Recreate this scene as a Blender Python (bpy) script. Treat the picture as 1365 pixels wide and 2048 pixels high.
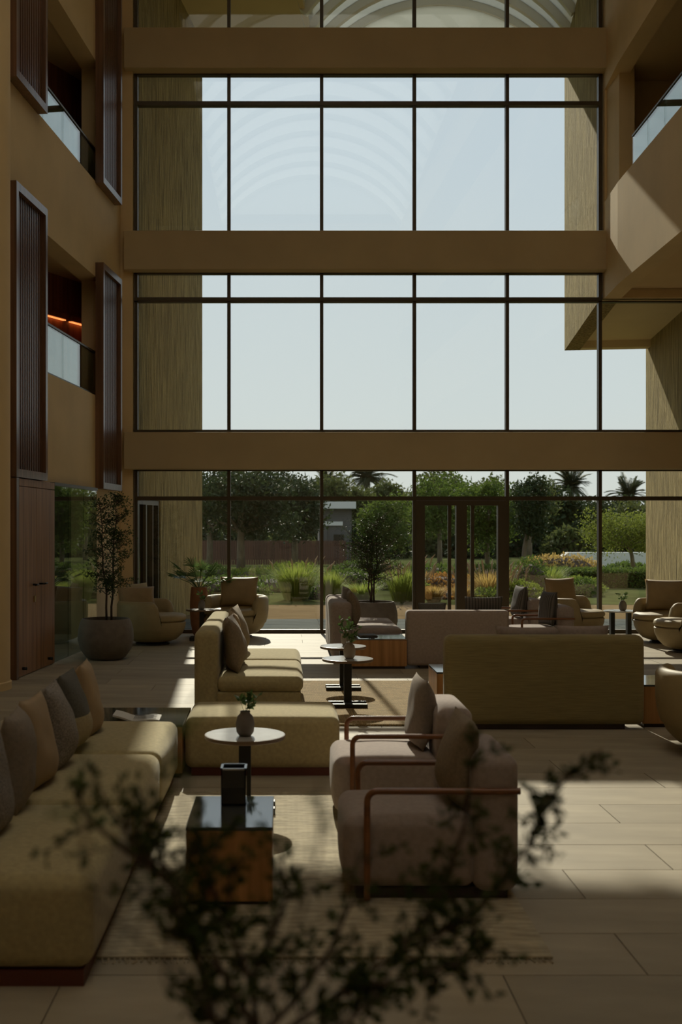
import bpy, bmesh, math, random
from mathutils import Vector, Matrix

for o in list(bpy.data.objects):
    bpy.data.objects.remove(o, do_unlink=True)
S = bpy.context.scene
C = S.collection
PI = math.pi
F, H = 2300.0, 1.65            # focal length in pixels of the 1365x2048 frame, eye height
PX, PY = 568.0, 1055.0         # vanishing point of the facade normal

# ---------------------------------------------------------------- camera
cd = bpy.data.cameras.new('camera'); cam = bpy.data.objects.new('camera', cd); C.objects.link(cam)
cam.location = (0, 0, H); cam.rotation_euler = (PI/2, 0, 0)
cd.sensor_fit = 'VERTICAL'; cd.sensor_height = 36.0; cd.sensor_width = 24.0
cd.lens = F/2048*36.0
cd.shift_x = (682.5-PX)/2048; cd.shift_y = (PY-1024)/2048
cd.clip_start = 0.05; cd.clip_end = 600
cd.dof.use_dof = True; cd.dof.focus_distance = 13.0; cd.dof.aperture_fstop = 3.2
S.camera = cam
# ---------------------------------------------------------------- world and sun
W = bpy.data.worlds.new('sky'); S.world = W; W.use_nodes = True
nt = W.node_tree; nt.nodes.clear()
wo = nt.nodes.new('ShaderNodeOutputWorld'); bg = nt.nodes.new('ShaderNodeBackground')
tc = nt.nodes.new('ShaderNodeTexCoord'); sp = nt.nodes.new('ShaderNodeSeparateXYZ'); rp = nt.nodes.new('ShaderNodeValToRGB')
nt.links.new(tc.outputs['Generated'], sp.inputs[0]); nt.links.new(sp.outputs['Z'], rp.inputs[0])
e = rp.color_ramp.elements
e[0].position = 0.0; e[0].color = (0.72, 0.72, 0.66, 1)
e[1].position = 1.0; e[1].color = (0.54, 0.62, 0.73, 1)
q = e.new(0.10); q.color = (0.68, 0.72, 0.72, 1)
q = e.new(0.30); q.color = (0.60, 0.67, 0.73, 1)
nt.links.new(rp.outputs[0], bg.inputs[0]); bg.inputs[1].default_value = 1.12
nt.links.new(bg.outputs[0], wo.inputs[0])
SUN_TAN, SUN_DX = 0.605, 0.05
sl = bpy.data.lights.new('sun', 'SUN'); so = bpy.data.objects.new('sun', sl); C.objects.link(so)
so.rotation_euler = Vector((SUN_DX, -1, -SUN_TAN)).to_track_quat('-Z', 'Y').to_euler()
so.location = (-2, 40, 30)
sl.energy = 5.6; sl.color = (1.0, 0.90, 0.74); sl.angle = math.radians(0.55)
vs = S.view_settings
vs.view_transform = 'Standard'; vs.look = 'None'; vs.exposure = 0.0; vs.gamma = 1.0; vs.use_curve_mapping = False
cy = S.cycles
cy.use_denoising = True
cy.max_bounces = 10; cy.diffuse_bounces = 5; cy.glossy_bounces = 4; cy.transparent_max_bounces = 24; cy.transmission_bounces = 8
cy.caustics_reflective = False; cy.caustics_refractive = False
cy.sample_clamp_indirect = 6.0

# ---------------------------------------------------------------- helpers
def mat(name, col, rough=0.6, metal=0.0, spec=0.5, noise=None, bump=None, sheen=0.0, transl=0.0, rand=0.0, hue=None):
    """noise=(scale vec, strength), bump=(scale vec, strength, distance)"""
    m = bpy.data.materials.new(name); m.use_nodes = True
    n = m.node_tree; b = n.nodes['Principled BSDF']
    b.inputs['Base Color'].default_value = (*col, 1); b.inputs['Roughness'].default_value = rough
    b.inputs['Metallic'].default_value = metal; b.inputs['Specular IOR Level'].default_value = spec
    if sheen: b.inputs['Sheen Weight'].default_value = sheen
    coord = n.nodes.new('ShaderNodeTexCoord')
    src = None
    if noise:
        mp = n.nodes.new('ShaderNodeMapping'); mp.inputs['Scale'].default_value = noise[0]
        n.links.new(coord.outputs['Object'], mp.inputs[0])
        tx = n.nodes.new('ShaderNodeTexNoise'); tx.inputs['Scale'].default_value = 1.0; tx.inputs['Detail'].default_value = 6
        n.links.new(mp.outputs[0], tx.inputs['Vector'])
        mx = n.nodes.new('ShaderNodeMix'); mx.data_type = 'RGBA'
        s = noise[1]; h2 = hue or col
        mx.inputs['A'].default_value = (*[c*(1-s) for c in col], 1); mx.inputs['B'].default_value = (*[min(1, c*(1+s)) for c in h2], 1)
        cr = n.nodes.new('ShaderNodeMapRange'); cr.inputs[1].default_value = 0.3; cr.inputs[2].default_value = 0.7
        n.links.new(tx.outputs['Fac'], cr.inputs[0]); n.links.new(cr.outputs[0], mx.inputs['Factor'])
        src = mx.outputs['Result']
    if rand:
        oi = n.nodes.new('ShaderNodeObjectInfo'); hs = n.nodes.new('ShaderNodeHueSaturation')
        mr = n.nodes.new('ShaderNodeMapRange'); mr.inputs[3].default_value = 1-rand; mr.inputs[4].default_value = 1+rand
        n.links.new(oi.outputs['Random'], mr.inputs[0]); n.links.new(mr.outputs[0], hs.inputs['Value'])
        if src: n.links.new(src, hs.inputs['Color'])
        else: hs.inputs['Color'].default_value = (*col, 1)
        src = hs.outputs[0]
    if src: n.links.new(src, b.inputs['Base Color'])
    if bump:
        mp = n.nodes.new('ShaderNodeMapping'); mp.inputs['Scale'].default_value = bump[0]
        n.links.new(coord.outputs['Object'], mp.inputs[0])
        tx = n.nodes.new('ShaderNodeTexNoise'); tx.inputs['Scale'].default_value = 1.0; tx.inputs['Detail'].default_value = 3
        n.links.new(mp.outputs[0], tx.inputs['Vector'])
        bp = n.nodes.new('ShaderNodeBump'); bp.inputs['Strength'].default_value = bump[1]; bp.inputs['Distance'].default_value = bump[2]
        n.links.new(tx.outputs['Fac'], bp.inputs['Height']); n.links.new(bp.outputs[0], b.inputs['Normal'])
    if transl:
        t = n.nodes.new('ShaderNodeBsdfTranslucent'); ms = n.nodes.new('ShaderNodeMixShader'); ms.inputs[0].default_value = transl
        if src: n.links.new(src, t.inputs[0])
        else: t.inputs[0].default_value = (*col, 1)
        n.links.new(b.outputs[0], ms.inputs[1]); n.links.new(t.outputs[0], ms.inputs[2])
        n.links.new(ms.outputs[0], n.nodes['Material Output'].inputs[0])
    return m

def glass_mat(name, tint, refl=1.0, rough=0.0):
    m = bpy.data.materials.new(name); m.use_nodes = True; n = m.node_tree
    n.nodes.remove(n.nodes['Principled BSDF'])
    t = n.nodes.new('ShaderNodeBsdfTransparent'); t.inputs[0].default_value = (*tint, 1)
    g = n.nodes.new('ShaderNodeBsdfGlossy'); g.inputs['Roughness'].default_value = rough; g.inputs['Color'].default_value = (1, 1, 1, 1)
    lw = n.nodes.new('ShaderNodeLayerWeight'); lw.inputs[0].default_value = 0.5
    p = n.nodes.new('ShaderNodeMath'); p.operation = 'POWER'; p.inputs[1].default_value = 5
    a = n.nodes.new('ShaderNodeMath'); a.operation = 'MULTIPLY_ADD'; a.inputs[1].default_value = 0.955*refl; a.inputs[2].default_value = 0.045*refl
    ms = n.nodes.new('ShaderNodeMixShader')
    n.links.new(lw.outputs['Facing'], p.inputs[0]); n.links.new(p.outputs[0], a.inputs[0]); n.links.new(a.outputs[0], ms.inputs[0])
    n.links.new(t.outputs[0], ms.inputs[1]); n.links.new(g.outputs[0], ms.inputs[2])
    n.links.new(ms.outputs[0], n.nodes['Material Output'].inputs[0])
    return m

def wood_mat(name, c1, c2, rough=0.4, axis='Z', scale=6.0):
    st = {'X': (scale*.12, scale*3, scale*3), 'Y': (scale*3, scale*.12, scale*3), 'Z': (scale*3, scale*3, scale*.12)}[axis]
    m = mat(name, c1, rough, noise=(st, .25), hue=c2)
    return m

def link(name, bm, m, parent=None, smooth=False, auto=None):
    me = bpy.data.meshes.new(name)
    bmesh.ops.recalc_face_normals(bm, faces=bm.faces[:])
    if smooth:
        for f in bm.faces: f.smooth = True
    bm.to_mesh(me); bm.free()
    if m: me.materials.append(m)
    o = bpy.data.objects.new(name, me); C.objects.link(o)
    if parent: o.parent = parent
    if auto is not None:
        me.shade_smooth() if hasattr(me, 'shade_smooth') else None
        me.set_sharp_from_angle(angle=auto)
    return o

def tag(o, label, cat, group=None, kind=None):
    if label: o['label'] = label
    if cat: o['category'] = cat
    if group: o['group'] = group
    if kind: o['kind'] = kind
    return o

def struct(o, label=None, cat=None):
    o['kind'] = 'structure'
    if label: o['label'] = label
    if cat: o['category'] = cat
    return o

def thing(name, label, cat, loc=(0, 0, 0), rz=0, group=None):
    o = bpy.data.objects.new(name, None); C.objects.link(o); o.empty_display_size = .1
    o.location = loc; o.rotation_euler = (0, 0, rz)
    return tag(o, label, cat, group)

def copy_thing(root, loc, rz, label, group=None):
    def cp(o, parent):
        c = o.copy(); C.objects.link(c); c.parent = parent
        for ch in o.children: cp(ch, c)
        return c
    r = cp(root, None); r.location = loc; r.rotation_euler = (0, 0, rz)
    r['label'] = label
    if group: r['group'] = group
    return r

def BM(): return bmesh.new()

def box(bm, x0, x1, y0, y1, z0, z1, bev=0):
    vs_ = [bm.verts.new(p) for p in ((x0,y0,z0),(x1,y0,z0),(x1,y1,z0),(x0,y1,z0),(x0,y0,z1),(x1,y0,z1),(x1,y1,z1),(x0,y1,z1))]
    fs = [bm.faces.new([vs_[i] for i in f]) for f in ((0,3,2,1),(4,5,6,7),(0,1,5,4),(1,2,6,5),(2,3,7,6),(3,0,4,7))]
    if bev:
        es = list({e for f in fs for e in f.edges})
        bmesh.ops.bevel(bm, geom=es, offset=bev, segments=2, affect='EDGES', profile=.5)
    return bm

def bx(x0, x1, y0, y1, z0, z1, bev=0): return box(BM(), x0, x1, y0, y1, z0, z1, bev)

class Fr:
    """a vertical plane that leans in plan: X = x0 + slope*Y; u is the distance to its right-hand side"""
    def __init__(s, x0, slope): s.x0, s.k = x0, slope; L = math.hypot(1, slope); s.n = (1/L, -slope/L)
    def p(s, Y, u, z): return (s.x0+s.k*Y+u*s.n[0], Y+u*s.n[1], z)
    def box(s, bm, Y0, Y1, u0, u1, z0, z1):
        c = [s.p(Y, u, z) for z in (z0, z1) for (Y, u) in ((Y0,u0),(Y0,u1),(Y1,u1),(Y1,u0))]
        v = [bm.verts.new(p) for p in c]
        for f in ((0,3,2,1),(4,5,6,7),(0,1,5,4),(1,2,6,5),(2,3,7,6),(3,0,4,7)): bm.faces.new([v[i] for i in f])
        return bm

def soft_box(bm, x0, x1, y0, y1, z0, z1, r, puff=0.0, side=0.0, mid=5):
    hx, hy, hz = (x1-x0)/2, (y1-y0)/2, (z1-z0)/2; c = Vector(((x0+x1)/2, (y0+y1)/2, (z0+z1)/2))
    def ax(h):
        rr = min(r, h*.98); inner = h-rr
        m_ = [-inner+2*inner*i/(mid+1) for i in range(1, mid+1)]
        t = [0, .268, .577, 1]
        return [-inner-rr*k for k in reversed(t)] + m_ + [inner+rr*k for k in t], rr
    (ax_, rx), (ay_, ry), (az_, rz) = ax(hx), ax(hy), ax(hz)
    rr = min(rx, ry, rz); hs = (hx, hy, hz); cache = {}
    def vert(p):
        k = tuple(round(a, 5) for a in p)
        if k in cache: return cache[k]
        inn = Vector([max(-(h-rr), min(h-rr, a)) for a, h in zip(p, hs)]); d = Vector(p)-inn
        q = inn+d.normalized()*rr if d.length > 1e-9 else Vector(p)
        u, v_, w = p[0]/hx, p[1]/hy, p[2]/hz
        if puff and p[2] > 0: q.z += puff*(1-u*u)*(1-v_*v_)
        if side:
            q.x += side*u*(1-v_*v_)*(1-w*w); q.y += side*v_*(1-u*u)*(1-w*w)
        cache[k] = bm.verts.new(q+c); return cache[k]
    A = (ax_, ay_, az_)
    for i in range(3):
        j, k = (i+1) % 3, (i+2) % 3
        for s in (-1, 1):
            for a in range(len(A[j])-1):
                for b in range(len(A[k])-1):
                    ps = []
                    for (da, db) in ((0,0),(1,0),(1,1),(0,1)):
                        p = [0, 0, 0]; p[i] = s*hs[i]; p[j] = A[j][a+da]; p[k] = A[k][b+db]; ps.append(vert(p))
                    if s < 0: ps.reverse()
                    if len(set(ps)) == 4: bm.faces.new(ps)
    return bm

def sb(*a, **k): return soft_box(BM(), *a, **k)

def tube(bm, pts, rad, seg=6, caps=True):
    pts = [Vector(p) for p in pts]; n = len(pts)
    if not hasattr(rad, '__len__'): rad = [rad]*n
    rings = []; ref = None
    for i, p in enumerate(pts):
        d = (pts[min(i+1, n-1)]-pts[max(i-1, 0)])
        d = d.normalized() if d.length > 1e-9 else Vector((0, 0, 1))
        if ref is None: ref = Vector((1, 0, 0)) if abs(d.x) < .8 else Vector((0, 1, 0))
        a = d.cross(ref).normalized(); b = a.cross(d).normalized(); ref = b
        rings.append([bm.verts.new(p+(a*math.cos(2*PI*k/seg)+b*math.sin(2*PI*k/seg))*rad[i]) for k in range(seg)])
    for i in range(n-1):
        for k in range(seg):
            bm.faces.new((rings[i][k], rings[i][(k+1) % seg], rings[i+1][(k+1) % seg], rings[i+1][k]))
    if caps:
        bm.faces.new(rings[0][::-1]); bm.faces.new(rings[-1])
    return bm

def lathe(bm, prof, seg=32, c=(0, 0, 0), a0=0, a1=2*PI, sx=1, sy=1):
    full = abs(a1-a0-2*PI) < 1e-6; n = seg if full else seg+1
    cols = []
    for k in range(n):
        a = a0+(a1-a0)*k/seg
        cols.append([bm.verts.new((c[0]+r*math.cos(a)*sx, c[1]+r*math.sin(a)*sy, c[2]+z)) for r, z in prof])
    for k in range(seg):
        A, B = cols[k], cols[(k+1) % n]
        for i in range(len(prof)-1):
            bm.faces.new((A[i], B[i], B[i+1], A[i+1]))
    if not full:
        bm.faces.new(cols[0][::-1]); bm.faces.new(cols[-1])
    bmesh.ops.remove_doubles(bm, verts=bm.verts[:], dist=1e-5)
    return bm

def leaf(bm, p, d, n, L, Wd, fold=0.15):
    d = d.normalized(); s = d.cross(n)
    if s.length < 1e-6: s = d.cross(Vector((1, .3, .2)))
    s.normalize(); up = s.cross(d)
    v = [bm.verts.new(q) for q in (p, p+d*L*.45+s*Wd*.5+up*fold*Wd, p+d*L, p+d*L*.45-s*Wd*.5+up*fold*Wd)]
    bm.faces.new((v[0], v[1], v[2])); bm.faces.new((v[0], v[2], v[3]))

def rvec(rng): 
    while True:
        v = Vector((rng.uniform(-1, 1), rng.uniform(-1, 1), rng.uniform(-1, 1)))
        if .05 < v.length < 1: return v.normalized()

def at(px, py, Y): return Vector(((px-PX)*Y/F, Y, H-(py-PY)*Y/F))

def poly_prism(bm, pts, z0, z1):
    a = [bm.verts.new((x, y, z0)) for x, y in pts]; b = [bm.verts.new((x, y, z1)) for x, y in pts]
    n = len(pts); bm.faces.new(a[::-1]); bm.faces.new(b)
    for i in range(n): bm.faces.new((a[i], a[(i+1) % n], b[(i+1) % n], b[i]))
    return bm

# ---------------------------------------------------------------- materials
M = {}
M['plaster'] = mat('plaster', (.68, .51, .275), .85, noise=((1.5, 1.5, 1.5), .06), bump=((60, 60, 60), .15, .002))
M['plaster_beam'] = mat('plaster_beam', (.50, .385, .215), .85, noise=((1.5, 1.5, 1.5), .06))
M['column'] = mat('column', (.72, .54, .29), .8, noise=((2, 2, 2), .05))
M['ceil'] = mat('ceil', (.66, .49, .26), .9, noise=((1, 1, 1), .04))
M['back_wall'] = mat('back_wall', (.82, .72, .54), .85, noise=((1, 1, 1), .04))
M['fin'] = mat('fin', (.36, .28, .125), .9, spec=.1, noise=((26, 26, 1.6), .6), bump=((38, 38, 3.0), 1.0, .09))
M['soffit'] = mat('soffit', (.62, .50, .29), .9, noise=((1, 1, 1), .05))
M['tile'] = mat('tile', (.35, .30, .22), .6, spec=.13, noise=((1.6, 5, 3), .13), rand=.10, bump=((14, 14, 14), .12, .002))
M['grout'] = mat('grout', (.14, .12, .09), .9)
M['bronze'] = mat('bronze', (.075, .055, .032), .45, metal=.3)
M['glass'] = glass_mat('glass', (.93, .955, .945))
M['glass_green'] = glass_mat('glass_green', (.72, .84, .80), 1.25)
M['glass_dark'] = glass_mat('glass_dark', (.62, .68, .60), 1.3)
M['slat'] = wood_mat('slat', (.12, .052, .026), (.16, .075, .04), .38)
M['slat_frame'] = wood_mat('slat_frame', (.13, .062, .032), (.18, .09, .05), .32)
M['door_wood'] = wood_mat('door_wood', (.27, .13, .05), (.33, .17, .075), .5, 'Z', 7)
M['corridor_wood'] = wood_mat('corridor_wood', (.22, .085, .035), (.28, .11, .05), .5)
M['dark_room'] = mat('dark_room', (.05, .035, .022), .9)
M['gallery_floor'] = mat('gallery_floor', (.28, .18, .10), .8, noise=((3, 3, 3), .1))
M['olive'] = mat('olive', (.40, .33, .17), .95, noise=((40, 40, 40), .12), bump=((260, 260, 260), .35, .002), sheen=.15)
M['olive_dark'] = mat('olive_dark', (.27, .215, .095), .95, noise=((6, 30, 90), .14), bump=((260, 260, 260), .35, .002), sheen=.12)
M['mauve'] = mat('mauve', (.33, .265, .235), .95, noise=((40, 40, 40), .1), bump=((260, 260, 260), .35, .002), sheen=.15)
M['leather'] = mat('leather', (.32, .245, .125), .6, noise=((8, 8, 8), .08), bump=((90, 90, 90), .2, .002))
M['pillow_tan'] = mat('pillow_tan', (.36, .26, .155), .9, noise=((10, 10, 10), .08), bump=((150, 150, 150), .3, .002))
M['leather_pillow'] = mat('leather_pillow', (.30, .21, .105), .6, noise=((10, 10, 10), .1), bump=((30, 30, 30), .25, .004))
M['pillow_brown'] = mat('pillow_brown', (.23, .175, .115), .95, noise=((60, 60, 60), .15), bump=((200, 200, 200), .3, .002))
M['pillow_speckle'] = mat('pillow_speckle', (.24, .21, .185), .95, noise=((120, 120, 120), .45), bump=((200, 200, 200), .4, .003))
M['pillow_dark'] = mat('pillow_dark', (.10, .095, .08), .95, noise=((90, 90, 90), .2), bump=((200, 200, 200), .3, .002))
M['pillow_beige'] = mat('pillow_beige', (.40, .33, .20), .95, noise=((60, 60, 60), .1))
M['pillow_taupe'] = mat('pillow_taupe', (.25, .205, .165), .95, noise=((60, 60, 60), .12), bump=((200, 200, 200), .3, .002))
M['plinth'] = mat('plinth', (.11, .028, .015), .45)
M['plinth_dark'] = mat('plinth_dark', (.03, .018, .012), .6)
M['box_wood'] = wood_mat('box_wood', (.34, .155, .048), (.42, .21, .075), .38, 'Z', 5)
M['box_top'] = mat('box_top', (.05, .055, .055), .06, spec=.9)
M['arm_wood'] = wood_mat('arm_wood', (.20, .075, .026), (.26, .105, .04), .3, 'X', 5)
M['marble'] = mat('marble', (.46, .45, .43), .16, noise=((5, 5, 5), .2), spec=.7)
M['rim'] = mat('rim', (.17, .11, .065), .35)
M['black_metal'] = mat('black_metal', (.018, .018, .015), .4, metal=.4)
M['brass'] = mat('brass', (.55, .42, .2), .3, metal=1)
M['pot'] = mat('pot', (.165, .14, .115), .85, noise=((12, 12, 12), .12), bump=((40, 40, 40), .2, .003))
M['terracotta'] = mat('terracotta', (.27, .115, .05), .8, noise=((10, 10, 10), .15))
M['vase'] = mat('vase', (.26, .2, .14), .7, noise=((12, 12, 12), .1))
M['dark_glass'] = mat('dark_glass', (.02, .022, .02), .08, spec=.8)
M['chrome'] = mat('chrome', (.6, .6, .58), .2, metal=1)
M['soil'] = mat('soil', (.06, .045, .03), 1, noise=((30, 30, 30), .4))
M['bark'] = mat('bark', (.075, .052, .035), .9, noise=((30, 30, 8), .3))
M['bark_out'] = mat('bark_out', (.16, .125, .085), .95, noise=((10, 10, 3), .3))
M['leaf'] = mat('leaf', (.045, .075, .018), .5, transl=.35)
M['leaf_fg'] = mat('leaf_fg', (.045, .065, .014), .7, spec=.15, transl=.2)
M['leaf_palm'] = mat('leaf_palm', (.10, .16, .045), .4, transl=.4)
M['leaf_sprig'] = mat('leaf_sprig', (.07, .12, .03), .5, transl=.3)
M['paper'] = mat('paper', (.62, .6, .56), .8)
M['print'] = mat('print', (.12, .12, .12), .8)
M['white'] = mat('white', (.75, .73, .68), .7)
M['vault_panel'] = mat('vault_panel', (.62, .63, .60), .6, transl=.6)
M['vault_frost'] = mat('vault_frost', (.84, .82, .77), .6, transl=.82)
M['vault_rib_grey'] = mat('vault_rib_grey', (.80, .79, .75), .6, transl=.6)
M['vault_rib'] = mat('vault_rib', (.72, .70, .63), .6)

def rug_mat(name, c1, c2, sx, sy, strength):
    m = mat(name, c1, .95, noise=((7, 30, 10), .16), hue=c2); n = m.node_tree; b = n.nodes['Principled BSDF']
    co = n.nodes.new('ShaderNodeTexCoord'); mp = n.nodes.new('ShaderNodeMapping'); mp.inputs['Scale'].default_value = (sx, sy, 1)
    w = n.nodes.new('ShaderNodeTexWave'); w.wave_type = 'BANDS'; w.bands_direction = 'X'; w.inputs['Scale'].default_value = 1; w.inputs['Distortion'].default_value = 1.2
    w.inputs['Detail'].default_value = 2
    bp = n.nodes.new('ShaderNodeBump'); bp.inputs['Strength'].default_value = strength; bp.inputs['Distance'].default_value = .012
    n.links.new(co.outputs['Object'], mp.inputs[0]); n.links.new(mp.outputs[0], w.inputs[0]); n.links.new(w.outputs['Fac'], bp.inputs['Height'])
    n.links.new(bp.outputs[0], b.inputs['Normal'])
    return m
M['jute'] = rug_mat('jute', (.42, .285, .12), (.56, .40, .19), 26, 3, .9)
M['rug'] = rug_mat('rug', (.34, .29, .20), (.42, .36, .25), 5, 22, .5)

def stripe_mat(name, c1, c2, scale):
    m = mat(name, c1, .95); n = m.node_tree; b = n.nodes['Principled BSDF']
    co = n.nodes.new('ShaderNodeTexCoord'); w = n.nodes.new('ShaderNodeTexWave'); w.bands_direction = 'X'; w.inputs['Scale'].default_value = scale
    w.inputs['Distortion'].default_value = .4; cr = n.nodes.new('ShaderNodeMix'); cr.data_type = 'RGBA'
    cr.inputs['A'].default_value = (*c1, 1); cr.inputs['B'].default_value = (*c2, 1)
    n.links.new(co.outputs['Object'], w.inputs[0]); n.links.new(w.outputs['Fac'], cr.inputs['Factor']); n.links.new(cr.outputs['Result'], b.inputs['Base Color'])
    return m
M['striped'] = stripe_mat('striped', (.06, .055, .05), (.16, .14, .125), 9)

# outdoor
M['ground'] = mat('ground', (.075, .075, .03), 1, spec=0.0, noise=((.5, .5, .5), .45), hue=(.07, .08, .03))
M['lawn'] = mat('lawn', (.15, .17, .045), 1, spec=0.0, noise=((1.5, 1.5, 1.5), .25))
M['paving_grey'] = mat('paving_grey', (.15, .165, .165), 1.0, spec=0.0, noise=((2, 2, 2), .15), rand=.06)
M['paving_sand'] = mat('paving_sand', (.21, .15, .085), 1.0, spec=0.0, noise=((1.5, 6, 1), .15))
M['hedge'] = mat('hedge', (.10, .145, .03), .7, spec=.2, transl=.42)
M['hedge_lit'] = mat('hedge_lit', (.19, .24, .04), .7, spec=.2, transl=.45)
M['hedge_orange'] = mat('hedge_orange', (.34, .17, .04), .8, transl=.4)
M['grass_green'] = mat('grass_green', (.27, .32, .06), .7, transl=.45)
M['grass_gold'] = mat('grass_gold', (.46, .32, .10), .8, transl=.45)
M['plume'] = mat('plume', (.42, .33, .24), .9, transl=.45)
M['tree_dark'] = mat('tree_dark', (.032, .048, .016), .6, spec=.2, transl=.28)
M['tree_mid'] = mat('tree_mid', (.085, .125, .022), .6, spec=.2, transl=.48)
M['tree_light'] = mat('tree_light', (.17, .20, .035), .6, spec=.2, transl=.5)
M['tree_olive'] = mat('tree_olive', (.085, .10, .03), .6, spec=.2, transl=.4)
M['palm_frond'] = mat('palm_frond', (.10, .12, .06), .6, transl=.25)
M['fence_wood'] = mat('fence_wood', (.10, .045, .025), .8, rand=.2)
M['pav_white'] = mat('pav_white', (.60, .60, .58), .8)
M['pav_dark'] = mat('pav_dark', (.09, .085, .08), .8)

# ================================================================ STRUCTURE
FY = 18.0                                    # facade plane
LW = Fr(-4.01, 0.088)                        # left wall front plane
# ---- floor with its tiles
floor = struct(link('floor', bx(-6, 9.2, -5, 18.2, -.3, -.006), M['grout']), 'beige stone tile floor of the lounge')
ROW, TL = .436, 1.614
tile_cache = {}
offs = [.808, 1.344, 1.88, 1.344, 1.88, .808, 1.88]
rng = random.Random(5)
rest = BM()
nrow = 0
for i in range(-20, 33):
    y0 = 3.804+ROW*i; y1 = min(y0+ROW, 18.0)
    if y0 >= 17.95: break
    if 0 <= i < 7: off = offs[i]
    else: off = .808+.538*rng.randrange(3)
    for j in range(-6, 8):
        x0 = off+TL*j; x1 = x0+TL
        if x1 < -5.8 or x0 > 9: continue
        # in sight of the photograph?
        ym = max(y0, .5); seen = (y1 > 3.6) and (PX+F*x1/y1 > -40) and (PX+F*x0/y1 < 1400)
        seen = seen and x1 > LW.p(y1, 0, 0)[0]-.1
        g = .0025
        if seen:
            key = round(y1-y0, 3)
            if key not in tile_cache:
                t = link('tile', bx(g, TL-g, g, y1-y0-g, -.02, 0), M['tile'], floor)
                tile_cache[key] = t.data; o = t
            else:
                o = bpy.data.objects.new('tile', tile_cache[key]); C.objects.link(o); o.parent = floor
            o.location = (x0, y0, rng.uniform(-.0008, 0))
        else:
            box(rest, x0+g, x1-g, y0+g, y1-g, -.02, -.0005)
o = link('tile_field', rest, M['tile'], floor); o['kind'] = 'stuff'

# ---- facade beams
X0, DX = -2.309, 1.4505
MX = [X0+DX*i for i in range(8)]
Zs = dict(t1=2.104, b1=2.55, b1t=3.121, t2=5.187, b2=5.626, b2t=6.228, t3=8.27, b3=8.733, b3t=9.359, top=12.2)
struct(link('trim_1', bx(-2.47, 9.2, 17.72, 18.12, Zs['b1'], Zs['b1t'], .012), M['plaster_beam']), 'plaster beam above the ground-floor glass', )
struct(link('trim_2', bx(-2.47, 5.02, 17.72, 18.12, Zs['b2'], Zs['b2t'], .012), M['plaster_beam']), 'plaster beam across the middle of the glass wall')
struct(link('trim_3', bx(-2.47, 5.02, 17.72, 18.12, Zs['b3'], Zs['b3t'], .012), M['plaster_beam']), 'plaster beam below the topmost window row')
# ---- facade end walls
struct(link('wall_facade_left', bx(-3.4, -2.35, 17.86, 18.15, 0, 12.4), M['plaster']), 'narrow plaster wall left of the glass front')
b = bx(4.99, 9.2, 17.86, 18.15, 5.22, 12.4)
struct(link('wall_facade_right', b, M['plaster']), 'plaster wall right of the upper glass front')

def window(name, label, xs, zrows, door=None, topframe=True):
    w = struct(thing(name, label, None, (0, FY, 0)))
    z0, z1 = zrows[0], zrows[-1]
    for i, x in enumerate(xs):
        link('mullion', bx(x-.026, x+.026, -.055, .055, z0, z1), M['bronze'], w)
    for z in zrows[1:-1]:
        link('transom', bx(xs[0], xs[-1], -.06, .06, z-.031, z+.031), M['bronze'], w)
    link('sill', bx(xs[0]-.03, xs[-1]+.03, -.06, .06, z0, z0+.055), M['bronze'], w)
    link('head', bx(xs[0]-.03, xs[-1]+.03, -.055, .055, z1-.018, z1), M['bronze'], w)
    for i in range(len(xs)-1):
        for k in range(len(zrows)-1):
            if door and i == door and k == 0: continue
            link('pane', bx(xs[i]+.02, xs[i+1]-.02, -.008, .008, zrows[k]+.03, zrows[k+1]-.012), M['glass'], w)
    return w
w1 = window('window_1', 'ground-floor glass wall with bronze mullions onto the garden', MX, [0, Zs['t1'], Zs['b1']], door=3)
window('window_2', 'tall second row of glazing above the lowest beam', MX, [Zs['b1t'], Zs['t2']])
window('window_3', 'narrow glass strip below the middle beam', MX[:6], [Zs['t2'], Zs['b2']])
window('window_4', 'third row of glazing showing open sky', MX[:6], [Zs['b2t'], Zs['t3'], Zs['b3']])
window('window_5', 'topmost glazing with the vault beyond', MX[:6], [Zs['b3t'], 12.2])
# sliding door in the fourth bay
dr = struct(thing('door_1', 'bronze framed double glass door to the garden', None, (0, FY, 0)))
xa, xb = MX[3]+.02, MX[4]-.02; zt = 2.07
link('door_frame', bx(xa, xb, -.07, .07, zt-.075, zt), M['bronze'], dr)
for x0, x1 in ((xa, xa+.14), (xb-.13, xb), ((xa+xb)/2-.075, (xa+xb)/2+.09)):
    link('door_frame', bx(x0, x1, -.07, .07, 0, zt-.075), M['bronze'], dr)
xm = (xa+xb)/2
for lo, hi, st in ((xa+.14, xm-.075, xm-.20), (xm+.09, xb-.13, xm+.16)):
    l = link('door_leaf', bx(st, st+.05, -.03, .03, .1, zt-.075), M['bronze'], dr)
    link('door_rail', bx(lo, hi, -.03, .03, .02, .11), M['bronze'], l)
    link('pane', bx(lo, hi, -.006, .006, .11, zt-.075), M['glass'], l)

# ---- left wall (recessed panels, openings)
UW = -.10                                    # wall face behind the panel fronts
b = BM()
for (Y0, Y1, z0, z1) in ((-5, 18.05, 2.2, 3.53), (-5, 18.05, 5.21, 6.56), (-5, 18.05, 8.28, 12.4), (-5, 13.1, 3.53, 5.21), (16.6, 18.05, 3.53, 5.21),
                         (-5, 13.1, 6.56, 8.28), (16.6, 18.05, 6.56, 8.28), (-5, 12.45, 0, 2.2), (16.05, 18.05, 0, 2.2)):
    LW.box(b, Y0, Y1, UW-.28, UW, z0, z1)
struct(link('wall_left', b, M['plaster']), 'beige plaster side wall with two open balconies')
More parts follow.
